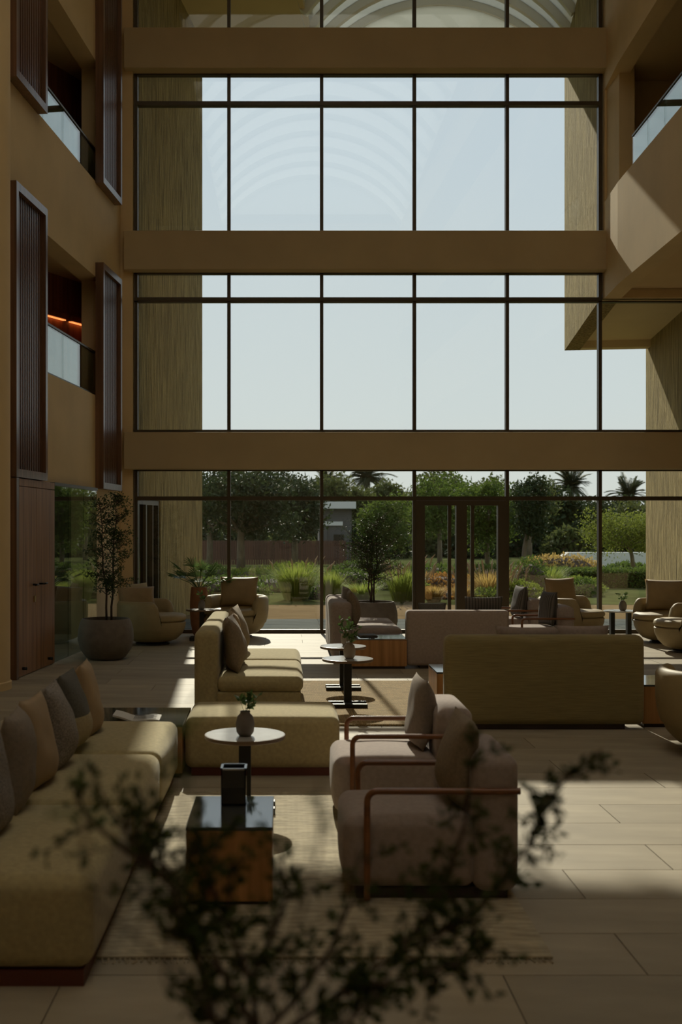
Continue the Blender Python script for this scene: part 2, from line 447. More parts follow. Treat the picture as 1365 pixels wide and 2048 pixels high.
# corridors behind it
b = BM()
LW.box(b, 12.0, 18, -2.6, UW-.28, 3.2, 3.32); LW.box(b, 12.0, 18, -2.6, UW-.28, 6.25, 6.37)
struct(link('floor_gallery', b, M['gallery_floor']), 'gallery floor slabs behind the side wall')
b = BM()
LW.box(b, 12.0, 18, -2.6, UW-.28, 5.36, 5.5); LW.box(b, 12.0, 18, -2.6, UW-.28, 8.42, 8.55)
struct(link('ceiling_gallery', b, M['ceil']), 'plain gallery ceilings behind the side wall')
b = poly_prism(BM(), [LW.p(12.0, -2.6, 0)[:2], LW.p(17.85, -.42, 0)[:2], LW.p(18.0, -.6, 0)[:2], LW.p(12.0, -2.85, 0)[:2]], 2.42, 9)
struct(link('wall_gallery', b, M['corridor_wood']), 'dark brown wood wall at the back of the galleries')
b = BM(); LW.box(b, 17.7, 17.85, -2.6, UW-.28, 0, 9); LW.box(b, 12.0, 12.15, -2.6, UW-.28, 0, 9)
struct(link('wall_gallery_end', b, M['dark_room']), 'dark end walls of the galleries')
# wall cove lamp on the gallery
cv = thing('cove_lamp', 'warm orange wall-washer strip on the second-floor gallery', 'lamp', (0, 0, 0))
LWc = Fr(0, .088)
def gal(Y, d): return LW.p(Y, -2.6+(Y-12)*2.18/5.85+d, 0)[:2]
em = bpy.data.materials.new('cove_glow'); em.use_nodes = True
eb = em.node_tree.nodes['Principled BSDF']; eb.inputs['Emission Color'].default_value = (1, .27, .07, 1); eb.inputs['Emission Strength'].default_value = 1.6
for Ya, Yb in ((15.4, 16.95), (17.05, 17.5)):
    link('housing', poly_prism(BM(), [gal(Ya, .004), gal(Yb, .004), gal(Yb, .09), gal(Ya, .09)], 4.72, 4.80), M['corridor_wood'], cv)
    link('light_strip', poly_prism(BM(), [gal(Ya+.02, .01), gal(Yb-.02, .01), gal(Yb-.02, .06), gal(Ya+.02, .06)], 4.705, 4.718), em, cv)
# ceiling speaker cone
b = BM(); lathe(b, [(.0, -.11), (.02, -.11), (.10, 0), (.0, 0)], 20)
o = link('ceiling_speaker', b, M['ceil'], smooth=False); o.location = LW.p(14.9, -1.2, 5.36); tag(o, 'small cone-shaped speaker under the second-floor gallery ceiling', 'speaker')
b = BM(); LWc.box(b, 0, .5, -.08, .08, -.03, 0)
o = link('air_vent', b, M['pav_dark']); o.location = LW.p(13.3, -.75, 5.36); tag(o, 'dark slotted vent in the second-floor gallery ceiling', 'vent')
# glass balustrades
def balustrade(name, label, Fm, Y0, Y1, u, z0, z1, n, gm, sgn=1):
    r = thing(name, label, 'balustrade', (0, 0, 0))
    for i in range(n):
        a, c2 = Y0+(Y1-Y0)*i/n, Y0+(Y1-Y0)*(i+1)/n
        link('pane', Fm.box(BM(), a+.006, c2-.006, u-.008, u+.008, z0, z1), gm, r)
    link('handrail', Fm.box(BM(), Y0, Y1, u-.02, u+.02, z1, z1+.025), M['bronze'], r)
    link('base_channel', Fm.box(BM(), Y0, Y1, u-.03, u+.03, z0-.03, z0), M['bronze'], r)
    return r
balustrade('glass_balustrade', 'glass balustrade in the lower opening of the left wall', LW, 13.1, 16.6, UW-.06, 3.56, 4.15, 4, M['glass_green'])
balustrade('glass_balustrade', 'glass balustrade in the upper opening of the left wall', LW, 13.1, 16.6, UW-.06, 6.59, 7.06, 4, M['glass_green'])
# louvred shutters
def shutter(label, Y0, Y1, z0, z1):
    r = thing('louvred_shutter', label, 'shutter', (0, 0, 0), group='louvred wall shutters')
    u0, u1, fw = UW+.002, .02, .075
    for (a, c2, za, zb) in ((Y0, Y0+fw, z0, z1), (Y1-fw, Y1, z0, z1)):
        link('frame_post', LW.box(BM(), a, c2, u0, u1, za, zb), M['slat_frame'], r)
    link('frame_rail', LW.box(BM(), Y0+fw, Y1-fw, u0, u1, z0, z0+.09), M['slat_frame'], r)
    link('frame_rail', LW.box(BM(), Y0+fw, Y1-fw, u0, u1, z1-.09, z1), M['slat_frame'], r)
    link('back_panel', LW.box(BM(), Y0+fw, Y1-fw, u0, u0+.015, z0+.09, z1-.09), M['plinth_dark'], r)
    n = 15; w = (Y1-Y0-2*fw)/n
    sm = None
    for i in range(n):
        Y = Y0+fw+w*(i+.5)
        if sm is None:
            o = link('slat', LWc.box(BM(), -w*.2, w*.2, 0, .05, z0+.09, z1-.09), M['slat'], r); sm = o.data
        else:
            o = bpy.data.objects.new('slat', sm); C.objects.link(o); o.parent = r
        o.location = LW.p(Y, u0+.02, 0)
    return r
shutter('tall louvred wood shutter above the double wood door', 12.45, 13.6, 2.2, 5.41)
shutter('tall louvred wood shutter nearest the glass front, lower storey', 16.3, 17.45, 2.2, 5.41)
shutter('louvred wood shutter at the top left, farthest from the glass front', 12.45, 13.6, 6.54, 9.75)
shutter('louvred wood shutter on the upper storey nearest the glass front', 16.3, 17.45, 6.54, 9.75)
# double wood door
dd = struct(thing('door_2', 'double wood door below the louvred shutter', None, (0, 0, 0)))
link('door_frame', LW.box(BM(), 12.42, 12.5, UW-.2, .03, 0, 2.19), M['slat_frame'], dd)
link('door_frame', LW.box(BM(), 12.5, 13.95, UW-.2, -.0, 2.11, 2.19), M['door_wood'], dd)
link('door_leaf', LW.box(BM(), 12.5, 13.22, -.06, .0, .01, 2.1), M['door_wood'], dd)
l2 = link('door_leaf', LW.box(BM(), 13.228, 13.95, -.06, .0, .01, 2.1), M['door_wood'], dd)
for Yh, s in ((13.10, -1), (13.34, 1)):
    hb = BM(); p0 = Vector(LW.p(Yh, 0, 1.0)); p1 = Vector(LW.p(Yh, .06, 1.0)); p2 = Vector(LW.p(Yh+s*.11, .06, 1.0))
    tube(hb, [p0, p1, p2], .011, 8)
    lathe(hb, [(0, -.0), (.028, 0), (.028, .0), (0, 0)], 8, tuple(p0))
    link('handle', hb, M['black_metal'], dd, True)
link('lock', LW.box(BM(), 13.12, 13.17, 0, .012, .80, .87), M['brass'], dd)
for Yh in (12.72, 13.7):
    hb = BM(); p0 = Vector(LW.p(Yh, 0, .09)); tube(hb, [p0, Vector(LW.p(Yh, .05, .09))], .018, 8); link('door_stop', hb, M['black_metal'], dd, True)
# glass wall beside the door
w6 = struct(thing('window_6', 'frameless glass wall beside the wood door', None))
for a, c2 in ((13.97, 14.62), (14.63, 15.36), (15.37, 16.05)):
    link('pane', LW.box(BM(), a, c2, -.03, -.015, .01, 2.19), M['glass_dark'], w6)
link('head', LW.box(BM(), 13.96, 16.05, -.06, .0, 2.16, 2.2), M['bronze'], w6)
b = BM(); LW.box(b, 12.1, 17.7, -2.6, -.4, 2.3, 2.4)
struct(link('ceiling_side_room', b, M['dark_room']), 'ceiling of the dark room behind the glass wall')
# round column at the left edge
b = BM(); lathe(b, [(0, 0), (.36, 0), (.36, .075), (.345, .085), (.345, 12.4), (0, 12.4)], 48, (-3.15, 11.75, 0))
struct(link('wall_column', b, M['column'], auto=.5), 'round plaster column at the left edge')

# ---- right galleries
RW = Fr(4.77-13.6*.0362, .0362)
def para(name, label, z0, z1):
    pts = [(4.99, 17.9), (4.895, 16.85), (4.88, 16.5), (4.77, 13.6), (4.1, -5)]
    th = .26
    poly = pts + [(x+th, y) for x, y in reversed(pts)]
    return struct(link(name, poly_prism(BM(), poly, z0, z1), M['plaster']), label)
para('wall_right_lower', 'plaster parapet of the right gallery', 5.21, 6.71)
para('wall_right_upper', 'plaster parapet high on the right', 8.45, 9.95)
para('wall_right_top', 'plaster band at the top right', 11.3, 12.4)
struct(link('ceiling_right', RW.box(BM(), -5, 17.86, .24, 5.0, 5.36, 5.6), M['ceil']), 'plain soffit under the right gallery')
struct(link('ceiling_right_upper', RW.box(BM(), -5, 17.86, .24, 5.0, 8.58, 8.8), M['ceil']), 'ceiling of the right gallery')
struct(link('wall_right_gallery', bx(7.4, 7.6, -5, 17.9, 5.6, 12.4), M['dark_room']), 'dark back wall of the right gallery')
struct(link('wall_right', bx(9.2, 9.4, -5, 18.2, -.3, 12.6), M['plaster']), 'far right wall of the lounge')
balustrade('glass_balustrade', 'glass balustrade on the right gallery parapet', RW, 9.5, 16.5, .14, 6.73, 7.25, 9, M['glass_green'])
# pier at the gallery end
struct(link('wall_pier_right', bx(5.02, 5.25, 17.2, 17.86, 6.71, 8.58), M['plaster']), 'short pier at the gallery end')
# ---- back and roof
struct(link('wall_back', bx(-6, 9.4, -5.3, -5, -.3, 12.6), M['back_wall']), 'wall behind the viewer')
b = BM()
box(b, -6, -2.2, -5.3, 18.2, 12.4, 12.7); box(b, 4.2, 9.4, -5.3, 18.2, 12.4, 12.7); box(b, -2.2, 4.2, -5.3, -4.6, 12.4, 12.7); box(b, -2.2, 4.2, 11.9, 18.2, 12.4, 12.7)
struct(link('ceiling', b, M['ceil']), 'plain plaster ceiling around a skylight')

def vault(name, label, xc, y0, y1, z, hw, rise, slope, ribs, endwall, pm='vault_panel', rm='vault_rib'):
    """segmental barrel vault whose axis drifts by slope in plan"""
    R = (hw*hw+rise*rise)/(2*rise); a = math.asin(hw/R)
    r = struct(thing(name, label, None))
    def pt(t, y, rad): return (xc+slope*(y-y0)+rad*math.sin(t), y, z+rise-R+rad*math.cos(t))
    n = 24
    def arc(y_0, y_1, r0, r1):
        bm = BM(); rings = []
        for k in range(n+1):
            t = -a+2*a*k/n
            rings.append([bm.verts.new(pt(t, y, rr)) for y, rr in ((y_0, r0), (y_1, r0), (y_1, r1), (y_0, r1))])
        for k in range(n):
            for i in range(4): bm.faces.new((rings[k][i], rings[k][(i+1) % 4], rings[k+1][(i+1) % 4], rings[k+1][i]))
        bm.faces.new(rings[0]); bm.faces.new(rings[-1][::-1])
        return bm
    for i in range(ribs+1):
        y = y0+(y1-y0)*i/ribs
        link('rib', arc(y-.07, y+.07, R-.16, R+.02), M[rm], r, auto=.6)
        if i < ribs:
            link('panel', arc(y+.07, y0+(y1-y0)*(i+1)/ribs-.07, R-.006, R+.006), M[pm], r, auto=.6)
    if endwall:
        for ye, dy in ((y1, .04), (y0, -.04)):
            if endwall < 2 and dy < 0: continue
            bm = BM(); vv = [bm.verts.new(pt(-a+2*a*k/n, ye, R)) for k in range(n+1)]; bm.faces.new(vv)
            ret = bmesh.ops.extrude_face_region(bm, geom=bm.faces[:])
            bmesh.ops.translate(bm, verts=[v for v in ret['geom'] if isinstance(v, bmesh.types.BMVert)], vec=(0, dy, 0))
            link('end_panel', bm, M[pm], r)
    return r
vault('ceiling_skylight', 'white ribbed barrel skylight over the lounge', 1.0, -4.6, 11.9, 12.4, 3.2, 1.7, 0, 11, 2, 'vault_frost', 'vault_rib_grey')

# ---- porch outside: fins, soffits, roof
KO = .138
FL = Fr(-2.30-.138*18, KO); FR1 = Fr(4.95-.138*18, KO); FR2 = Fr(7.31-.138*23.2, KO)
b = BM()
FL.box(b, 19.5, 22.9, -.6, 0, 0, 11.3); FL.box(b, 18.12, 19.5, -.6, 0, 2.1, 11.3)
FL.box(b, 18.12, 22.9, -6, -.55, 0, 11.3)
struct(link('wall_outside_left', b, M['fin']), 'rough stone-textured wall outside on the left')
w7 = struct(thing('window_7', 'dark bronze glazed door in the outside left wall', None))
for a, c2 in ((18.14, 18.22), (18.62, 18.69), (19.42, 19.5), (19.05, 19.1)):
    link('frame', FL.box(BM(), a, c2, -.12, -.02, 0, 2.02), M['bronze'], w7)
link('frame', FL.box(BM(), 18.14, 19.5, -.12, -.02, 2.02, 2.1), M['bronze'], w7)
link('pane', FL.box(BM(), 18.22, 19.42, -.08, -.07, 0, 2.02), M['glass_dark'], w7)
b = BM(); FL.box(b, 18.14, 19.5, -.54, -.5, 0, 2.1); struct(link('wall_outside_recess', b, M['dark_room']), 'dark space behind the outside door')
b = BM(); FR1.box(b, 18.12, 23.2, 0, .3, 5.22, 11.3)
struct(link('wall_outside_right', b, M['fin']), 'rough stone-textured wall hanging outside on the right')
b = BM(); FR1.box(b, 18.12, 23.2, .3, 4.5, 5.36, 5.9); FR1.box(b, 22.9, 23.2, .3, 4.5, 5.22, 5.36)
struct(link('ceiling_porch_lower', b, M['soffit']), 'plain soffit of the low porch')
b = BM(); FR2.box(b, 18.12, 23.2, 0, 3, 0, 5.36)
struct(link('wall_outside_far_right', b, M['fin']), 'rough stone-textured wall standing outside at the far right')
b = BM()
zr = 11.3
FL.box(b, 18.12, 24.3, -.5, 2.2, zr, zr+.45)                        # left of the vault
FL.box(b, 18.12, 24.3, 7.3, 12, zr, zr+.45); FL.box(b, 23.9, 24.3, 2.2, 7.3, zr, zr+.2)
struct(link('ceiling_porch', b, M['soffit']), 'plain porch roof high outside the glass')
vault('ceiling_porch_vault', 'white ribbed barrel vault over the porch', -2.30+4.75, 18.2, 23.9, zr, 2.6, 1.35, KO, 7, True)

# ================================================================ OUTDOOR GROUND
struct(link('floor_terrace', bx(-8, 16, 18.2, 20.75, -.3, -.015), M['grout']), 'grey stone terrace outside the glass')
ft = bpy.data.objects['floor_terrace']
tm = None
for i in range(10):
    for j in range(4):
        if tm is None:
            o = link('tile', bx(.004, 1.0-.004, .004, .62-.004, -.03, 0), M['paving_grey'], ft); tm = o.data
        else:
            o = bpy.data.objects.new('tile', tm); C.objects.link(o); o.parent = ft
        o.location = (-2.4+1.0*i, 18.22+.63*j, 0)
struct(link('floor_path', bx(-20, 30, 20.75, 24.6, -.3, -.004), M['paving_sand']), 'sandy brown garden path')
struct(link('ground_garden', bx(-160, 220, 24.6, 400, -.3, 0), M['ground']), 'planted garden ground')
struct(link('lawn', bx(8, 40, 33, 47, .0, .012), M['lawn']), 'sunlit strip of lawn behind the right hedge')

# ================================================================ FURNITURE
def pillow_bm(w, h, t, seed=0, n=16):
    """square cushion standing on its bottom edge: width along x, height along z, front towards -y"""
    rg = random.Random(seed); bm = BM(); ph = [rg.uniform(0, 6.28) for _ in range(6)]
    g = {}
    for s in (-1, 1):
        for i in range(n+1):
            for j in range(n+1):
                u, v = -1+2*i/n, -1+2*j/n
                edge = i in (0, n) or j in (0, n)
                if edge and s == 1: g[(s, i, j)] = g[(-1, i, j)]; continue
                x = u*(1-.07*(1-v*v)*abs(u)**3)*w/2
                z = v*(1-.06*(1-u*u)*abs(v)**3)*h/2
                d = ((1-abs(u)**2.6)*(1-abs(v)**2.6))**.55
                wr = .03*math.sin(5*u+ph[0]+2*v)*math.sin(4*v+ph[1])+.02*math.sin(9*v+ph[2]+3*u)
                # weight settles towards the bottom
                y = s*t/2*(d*(1+.18*(-v))+wr*d) + .02*math.sin(2.2*v+ph[3])*(1-u*u)
                g[(s, i, j)] = bm.verts.new((x, y, z+h/2))
    for s in (-1, 1):
        for i in range(n):
            for j in range(n):
                q_ = [g[(s, i, j)], g[(s, i+1, j)], g[(s, i+1, j+1)], g[(s, i, j+1)]]
                if s == 1: q_.reverse()
                bm.faces.new(q_)
    return bm

def pillow(label, loc, rz, lean, m, w=.45, h=.45, t=.15, seed=0, group=None, roll=0, lower=None):
    o = link('cushion', pillow_bm(w, h, t, seed), M[m], smooth=True)
    if lower:
        o.data.materials.append(M[lower])
        for p in o.data.polygons:
            if p.center.z < h*.42: p.material_index = 1
    o.location = loc; o.rotation_euler = (-lean, roll, rz)
    return tag(o, label, 'cushion', group)

# ---- long modular sofa in the left foreground
s1 = thing('modular_sofa', 'long olive modular sofa in the left foreground on a red-brown plinth', 'sofa', (-1.08, 5.82, 0))
edges = [-1.70, -.56, .61, 1.69]
for k in range(3):
    link('seat', sb(-.40, .39, edges[k]+.004, edges[k+1]-.004, .055, .392, .06, puff=.018, side=.012), M['olive'], s1, True)
link('backrest', sb(-.56, -.40, -1.70, 1.69, .055, .50, .05), M['olive'], s1, True)
link('plinth', bx(-.56, .36, -1.685, 1.66, 0, .058), M['plinth'], s1)
spec = [('speckled grey cushion nearest the camera on the long olive sofa', 4.66, 'pillow_speckle', None),
        ('taupe cushion second from the near end of the long olive sofa', 5.12, 'pillow_taupe', None),
        ('ochre tan cushion between the taupe and speckled cushions on the long sofa', 5.57, 'pillow_tan', None),
        ('speckled grey cushion beside the two-tone cushion on the long olive sofa', 6.0, 'pillow_speckle', None),
        ('charcoal cushion with a beige lower third on the long olive sofa', 6.50, 'pillow_dark', 'pillow_beige'),
        ('pale tan cushion at the far end of the long olive sofa', 6.98, 'pillow_tan', None)]
for k, (lb, Y, m, lo) in enumerate(spec):
    pillow(lb, (-1.19+.012*(k % 2), Y+.03, .395), math.radians(91+(-3, 4, -4, 3, -2, 3)[k]), .10, m, .38, .44, .18, 10+k, 'cushions on the long olive sofa', lower=lo)
# ---- low dark corner table with newspaper
def box_table(label, loc, w, d, h=.352):
    t = thing('box_table', label, 'table', loc, group='wood box tables with glossy tops')
    link('body', bx(-w/2, w/2, -d/2, d/2, .03, h-.016, .003), M['box_wood'], t)
    link('plinth', bx(-w/2+.02, w/2-.02, -d/2+.02, d/2-.02, 0, .03), M['plinth_dark'], t)
    link('glass_top', bx(-w/2-.002, w/2+.002, -d/2-.002, d/2+.002, h-.016, h, .003), M['box_top'], t)
    return t
box_table('wood box table with dark glossy top behind the long olive sofa', (-1.02, 7.93, 0), .70, .72)
def paper_sheet(name, label, loc, rz, w, d, m, curl=.0, cat='magazine', th=.012):
    t = thing(name, label, cat, loc, rz)
    bm = BM(); n = 12; top = []; bot = []
    for i in range(n+1):
        u = i/n; x = -w/2+w*u; z = th+curl*(max(0, .45-u)/.45)**1.6 + .006*math.sin(u*PI*3)
        top.append([bm.verts.new((x, y, z)) for y in (-d/2, d/2)]); bot.append([bm.verts.new((x, y, max(0, z-th))) for y in (-d/2, d/2)])
    for i in range(n):
        bm.faces.new((top[i][0], top[i+1][0], top[i+1][1], top[i][1])); bm.faces.new((bot[i][0], bot[i][1], bot[i+1][1], bot[i+1][0]))
        for s in (0, 1): bm.faces.new((top[i][s], top[i+1][s], bot[i+1][s], bot[i][s]))
    for i in (0, n): bm.faces.new((top[i][0], top[i][1], bot[i][1], bot[i][0]))
    link('pages', bm, m, t)
    return t
np_ = paper_sheet('newspaper', 'folded newspaper with a curled edge on the dark corner table', (-.99, 7.78, .353), .03, .31, .22, M['paper'], .035, 'newspaper')
for k in range(5):
    o = link('print_line', bx(-.02+.0*k, .13-.02*(k % 2), -.085+.036*k, -.072+.036*k, .0195, .0203), M['print'], np_)
# ---- olive sofa facing right (mid left)
s2 = thing('high_back_sofa', 'olive high-back sofa facing right beside the jute rug', 'sofa', (-.30, 10.72, 0))
link('backrest', sb(-.45, -.25, -1.13, 1.15, .04, .79, .06), M['olive'], s2, True)
for a, c2 in ((-1.12, .11), (.16, 1.14)):
    link('seat', sb(-.26, .46, a, c2, .27, .405, .055, puff=.018, side=.01), M['olive'], s2, True)
    link('base', sb(-.26, .445, a+.01, c2-.01, .05, .275, .02), M['olive'], s2, True)
link('plinth', bx(-.42, .42, -1.09, 1.11, 0, .055), M['plinth_dark'], s2)
pillow('sage olive cushion at the near end of the olive high-back sofa', (-.41, 9.98, .41), PI/2+.1, .16, 'pillow_brown', .46, .46, .17, 31, 'cushions on the high-back sofa')
pillow('grey-green cushion second in the row on the high-back sofa', (-.40, 10.32, .41), PI/2-.1, .2, 'pillow_taupe', .46, .46, .16, 32, 'cushions on the high-back sofa')
pillow('tan cushion standing third in the row on the high-back sofa', (-.42, 10.72, .41), PI/2+.12, .14, 'pillow_tan', .46, .46, .16, 33, 'cushions on the high-back sofa')
pillow('olive cushion at the far end of the high-back sofa', (-.42, 11.4, .41), PI/2-.08, .14, 'pillow_brown', .46, .47, .16, 34, 'cushions on the high-back sofa')
# ---- ottoman bench
s3 = thing('ottoman', 'olive upholstered bench at the head of the rug behind the round marble table', 'ottoman', (-.145, 8.02, 0))
link('seat', sb(-.51, .515, -.40, .32, .05, .392, .05, puff=.012, side=.008), M['olive'], s3, True)
link('plinth', bx(-.47, .475, -.37, .29, 0, .055), M['plinth'], s3)

# ---- round tables
def round_table(label, loc, rz=0, first=[None]):
    if first[0]: return copy_thing(first[0], loc, rz, label)
    t = thing('round_table', label, 'table', loc, rz, 'round marble side tables'); h = .454
    bm = BM(); lathe(bm, [(0, h-.004), (.225, h-.004), (.2285, h), (0, h)], 48); link('top', bm, M['marble'], t)
    bm = BM(); lathe(bm, [(0, h-.026), (.226, h-.026), (.2335, h-.02), (.2335, h-.002), (.2287, h-.0005), (.2287, h-.004), (0, h-.004)], 48); link('rim', bm, M['rim'], t, auto=.6)
    link('post', bx(-.035, .035, -.03, .03, .05, h-.026, .003), M['black_metal'], t)
    for y in (-.085, .085): link('foot', bx(-.175, .175, y-.03, y+.03, 0, .05, .003), M['black_metal'], t)
    link('cross_bar', bx(-.035, .035, -.06, .06, .005, .045), M['black_metal'], t)
    first[0] = t
    return t
round_table('round marble-topped table in front of the olive bench', (-.225, 6.66, 0))
round_table('nearer of the two round marble tables on the jute rug', (.585, 10.52, 0))
round_table('farther of the two round marble tables on the jute rug', (.60, 11.63, 0))
round_table('round marble table beside the potted fan palm', (-1.20, 16.85, 0))

def vase_plant(label, loc, s=1.0, seed=1, m='vase', nleaf=26, spread=.07, tall=.10):
    rg = random.Random(seed)
    t = thing('bud_vase', label, 'vase', loc, rg.uniform(0, 6), 'small vases with greenery')
    bm = BM(); lathe(bm, [(0, 0), (.026*s, 0), (.040*s, .02*s), (.044*s, .055*s), (.036*s, .09*s), (.022*s, .105*s), (.024*s, .115*s), (.019*s, .113*s), (.017*s, .09*s), (0, .085*s)], 20)
    link('vase_body', bm, M[m], t, True)
    bs, bl = BM(), BM()
    for k in range(6):
        d = Vector((rg.uniform(-.6, .6), rg.uniform(-.6, .6), 1)).normalized(); p = Vector((0, 0, .09*s)); L = rg.uniform(.6, 1.1)*tall*s*1.3
        tube(bs, [p, p+d*L*.5, p+d*L+Vector((0, 0, -.01))], [.0018, .0015, .001], 4)
        for j in range(max(3, nleaf//6)):
            pp = p+d*L*rg.uniform(.35, 1.0); leaf(bl, pp, (d+rvec(rg)*1.2), rvec(rg), rg.uniform(.03, .05)*s, rg.uniform(.018, .028)*s)
    link('stem', bs, M['leaf_sprig'], t); link('leaves', bl, M['leaf_sprig'], t)
    return t
vase_plant('dark bud vase with a sprig on the table before the olive bench', (-.222, 6.60, .454), 1.25, 1, 'pot', 30)
vase_plant('clay bud vase on the nearer round table on the jute rug', (.60, 10.50, .454), 1.3, 2, 'vase', 44)
vase_plant('clay bud vase on the farther round table on the jute rug', (.635, 11.66, .454), 1.3, 3, 'vase', 44)
vase_plant('small vase on the round table beside the fan palm', (-1.20, 16.80, .454), 1.2, 4, 'pot', 24)

# ---- near wood box table with dark glass holder
box_table('narrow wood box table with glossy top in the foreground', (-.237, 5.27, 0), .375, .58)
ch = thing('candle_holder', 'dark square glass candle holder on the near box table', 'candle holder', (-.235, 5.42, .353), .0)
wv = .058
for a in range(4):
    bm = BM(); box(bm, -wv, wv, -wv, -wv+.005, 0, .165)
    o = link('glass_side', bm, M['dark_glass'], ch); o.rotation_euler = (0, 0, a*PI/2)
link('bottom', bx(-wv, wv, -wv, wv, 0, .008), M['dark_glass'], ch)
bm = BM()
for a in range(4):
    m4 = Matrix.Rotation(a*PI/2, 4, 'Z'); before = set(bm.verts)
    box(bm, -wv-.003, wv+.003, -wv-.003, -wv+.008, .165, .173)
    bmesh.ops.transform(bm, matrix=m4, verts=[v for v in bm.verts if v not in before])
link('rim', bm, M['chrome'], ch)
bm = BM(); lathe(bm, [(0, .008), (.035, .008), (.035, .09), (0, .09)], 20); link('candle', bm, M['white'], ch)

# ---- wooden-armed lounge chairs
def lounge_chair(label, loc, rz=0, first=[None]):
    if first[0]: return copy_thing(first[0], loc, rz, label)
    t = thing('lounge_armchair', label, 'armchair', loc, rz, 'wood-armed lounge chairs')
    link('seat', sb(-.385, .20, -.285, .285, .06, .375, .055, puff=.02, side=.012), M['mauve'], t, True)
    link('backrest', sb(.185, .385, -.30, .30, .045, .645, .055, puff=.01, side=.006), M['mauve'], t, True)
    link('plinth', bx(-.33, .34, -.26, .26, 0, .06), M['plinth_dark'], t)
    for s in (-1, 1):
        bm = BM(); y = s*.305; pts = [(-.285, y, .02), (-.285, y, .45)]
        for k in range(1, 6):
            a = k/5*PI/2; pts.append((-.285+.045*(1-math.cos(a)), y, .45+.045*math.sin(a)))
        pts += [(.30, y, .495), (.386, y, .495)]
        tube(bm, pts, .0145, 10)
        link('arm', bm, M['arm_wood'], t, auto=.9)
    first[0] = t
    return t
lounge_chair('taupe wood-armed lounge chair nearest the camera on the pale rug', (.65, 5.34, 0))
lounge_chair('taupe wood-armed lounge chair just behind the nearest one on the pale rug', (.665, 6.66, 0))
lounge_chair('taupe wood-armed chair with striped cushion behind the green sofa, nearer of two', (3.30, 14.85, 0))
lounge_chair('taupe wood-armed chair with striped cushion by the glass, farther of two', (3.22, 16.25, 0))
pillow('dark taupe cushion on the nearest lounge chair', (.80, 5.36, .385), -PI/2, .08, 'pillow_brown', .44, .40, .16, 41, 'lounge chair cushions')
pillow('taupe cushion with raised corner on the second lounge chair', (.775, 6.70, .385), -PI/2+.05, .08, 'pillow_taupe', .42, .40, .15, 42, 'lounge chair cushions')
pillow('dark striped cushion on the nearer chair behind the green sofa', (3.385, 14.85, .39), -PI/2+.2, .14, 'striped', .45, .44, .16, 43, 'lounge chair cushions')
pillow('dark striped cushion on the farther chair by the glass', (3.30, 16.25, .39), -PI/2+.15, .14, 'striped', .45, .44, .16, 44, 'lounge chair cushions')

# ---- sofas seen from behind
def back_sofa(name, label, loc, w, h, m, rz=0, depth=.9, r=.06):
    t = thing(name, label, 'sofa', loc, rz)
    link('backrest', sb(-w/2, w/2, 0, .19, .035, h, r, side=.004), M[m], t, True)
    n = 2 if w > 1.3 else 1
    for k in range(n):
        w2 = w-.26; a = -w2/2+w2*k/n; link('seat', sb(a+.004, a+w2/n-.004, .19, depth, .05, .395, .055, puff=.018), M[m], t, True)
    link('plinth', bx(-w/2+.16, w/2-.16, .03, depth-.04, 0, .05), M['plinth_dark'], t)
    return t
back_sofa('sofa', 'wide olive sofa turned away, its broad back to the camera', (2.135, 9.37, 0), 1.63, .768, 'olive_dark')
back_sofa('sofa', 'mauve-grey sofa turned away beside the wood box table', (2.035, 13.42, 0), 1.2, .68, 'mauve', r=.04)
pillow('mauve cushion peeking over the olive sofa back, left one', (2.10, 9.80, .41), PI, .16, 'mauve', .62, .415, .16, 51, 'cushions on the olive sofa')
pillow('mauve cushion peeking over the olive sofa back, right one', (2.52, 9.78, .41), PI, .16, 'mauve', .46, .42, .16, 52, 'cushions on the olive sofa')
pillow('dark striped cushion showing above the mauve sofa back', (2.40, 13.86, .41), PI, .16, 'striped', .46, .42, .16, 53, 'cushions on the mauve sofa')
pillow('dark cushion just showing at the left of the mauve sofa back', (1.78, 13.86, .41), PI, .2, 'pillow_dark', .34, .345, .14, 54, 'cushions on the mauve sofa')
# mauve sofa facing right, behind the box table
s5 = thing('sofa', 'mauve-grey sofa facing right in front of the potted tree', 'sofa', (1.03, 15.15, 0))
link('backrest', sb(-.45, -.18, -.86, .86, .04, .72, .06), M['mauve'], s5, True)
for a, c2 in ((-.85, -.01), (.01, .85)): link('seat', sb(-.19, .45, a, c2, .05, .395, .055, puff=.02), M['mauve'], s5, True)
link('plinth', bx(-.42, .41, -.82, .82, 0, .05), M['plinth_dark'], s5)
pillow('dark taupe cushion leaning on the right-facing mauve sofa', (.905, 14.62, .41), PI/2, .14, 'pillow_brown', .46, .45, .16, 55, 'cushions on the right-facing mauve sofa')
pillow('taupe cushion tucked behind the dark one on the right-facing mauve sofa', (.86, 15.12, .41), PI/2+.1, .12, 'pillow_taupe', .46, .47, .15, 56, 'cushions on the right-facing mauve sofa')
box_table('wood box table with glossy top between the two mauve sofas', (1.112, 13.74, 0), .65, .66)
mg = paper_sheet('magazine', 'magazine lying on the box table between the mauve sofas', (1.0, 13.78, .353), .1, .21, .28, M['pillow_taupe'], 0, 'magazine', .008)
link('cover', bx(-.1, .1, -.135, .135, .0145, .0155), M['print'], mg)
box_table('wood box table left of the wide olive sofa back', (1.565, 10.62, 0), .38, .60, .352)
box_table('wood box table right of the wide olive sofa back', (3.15, 9.80, 0), .38, .62)

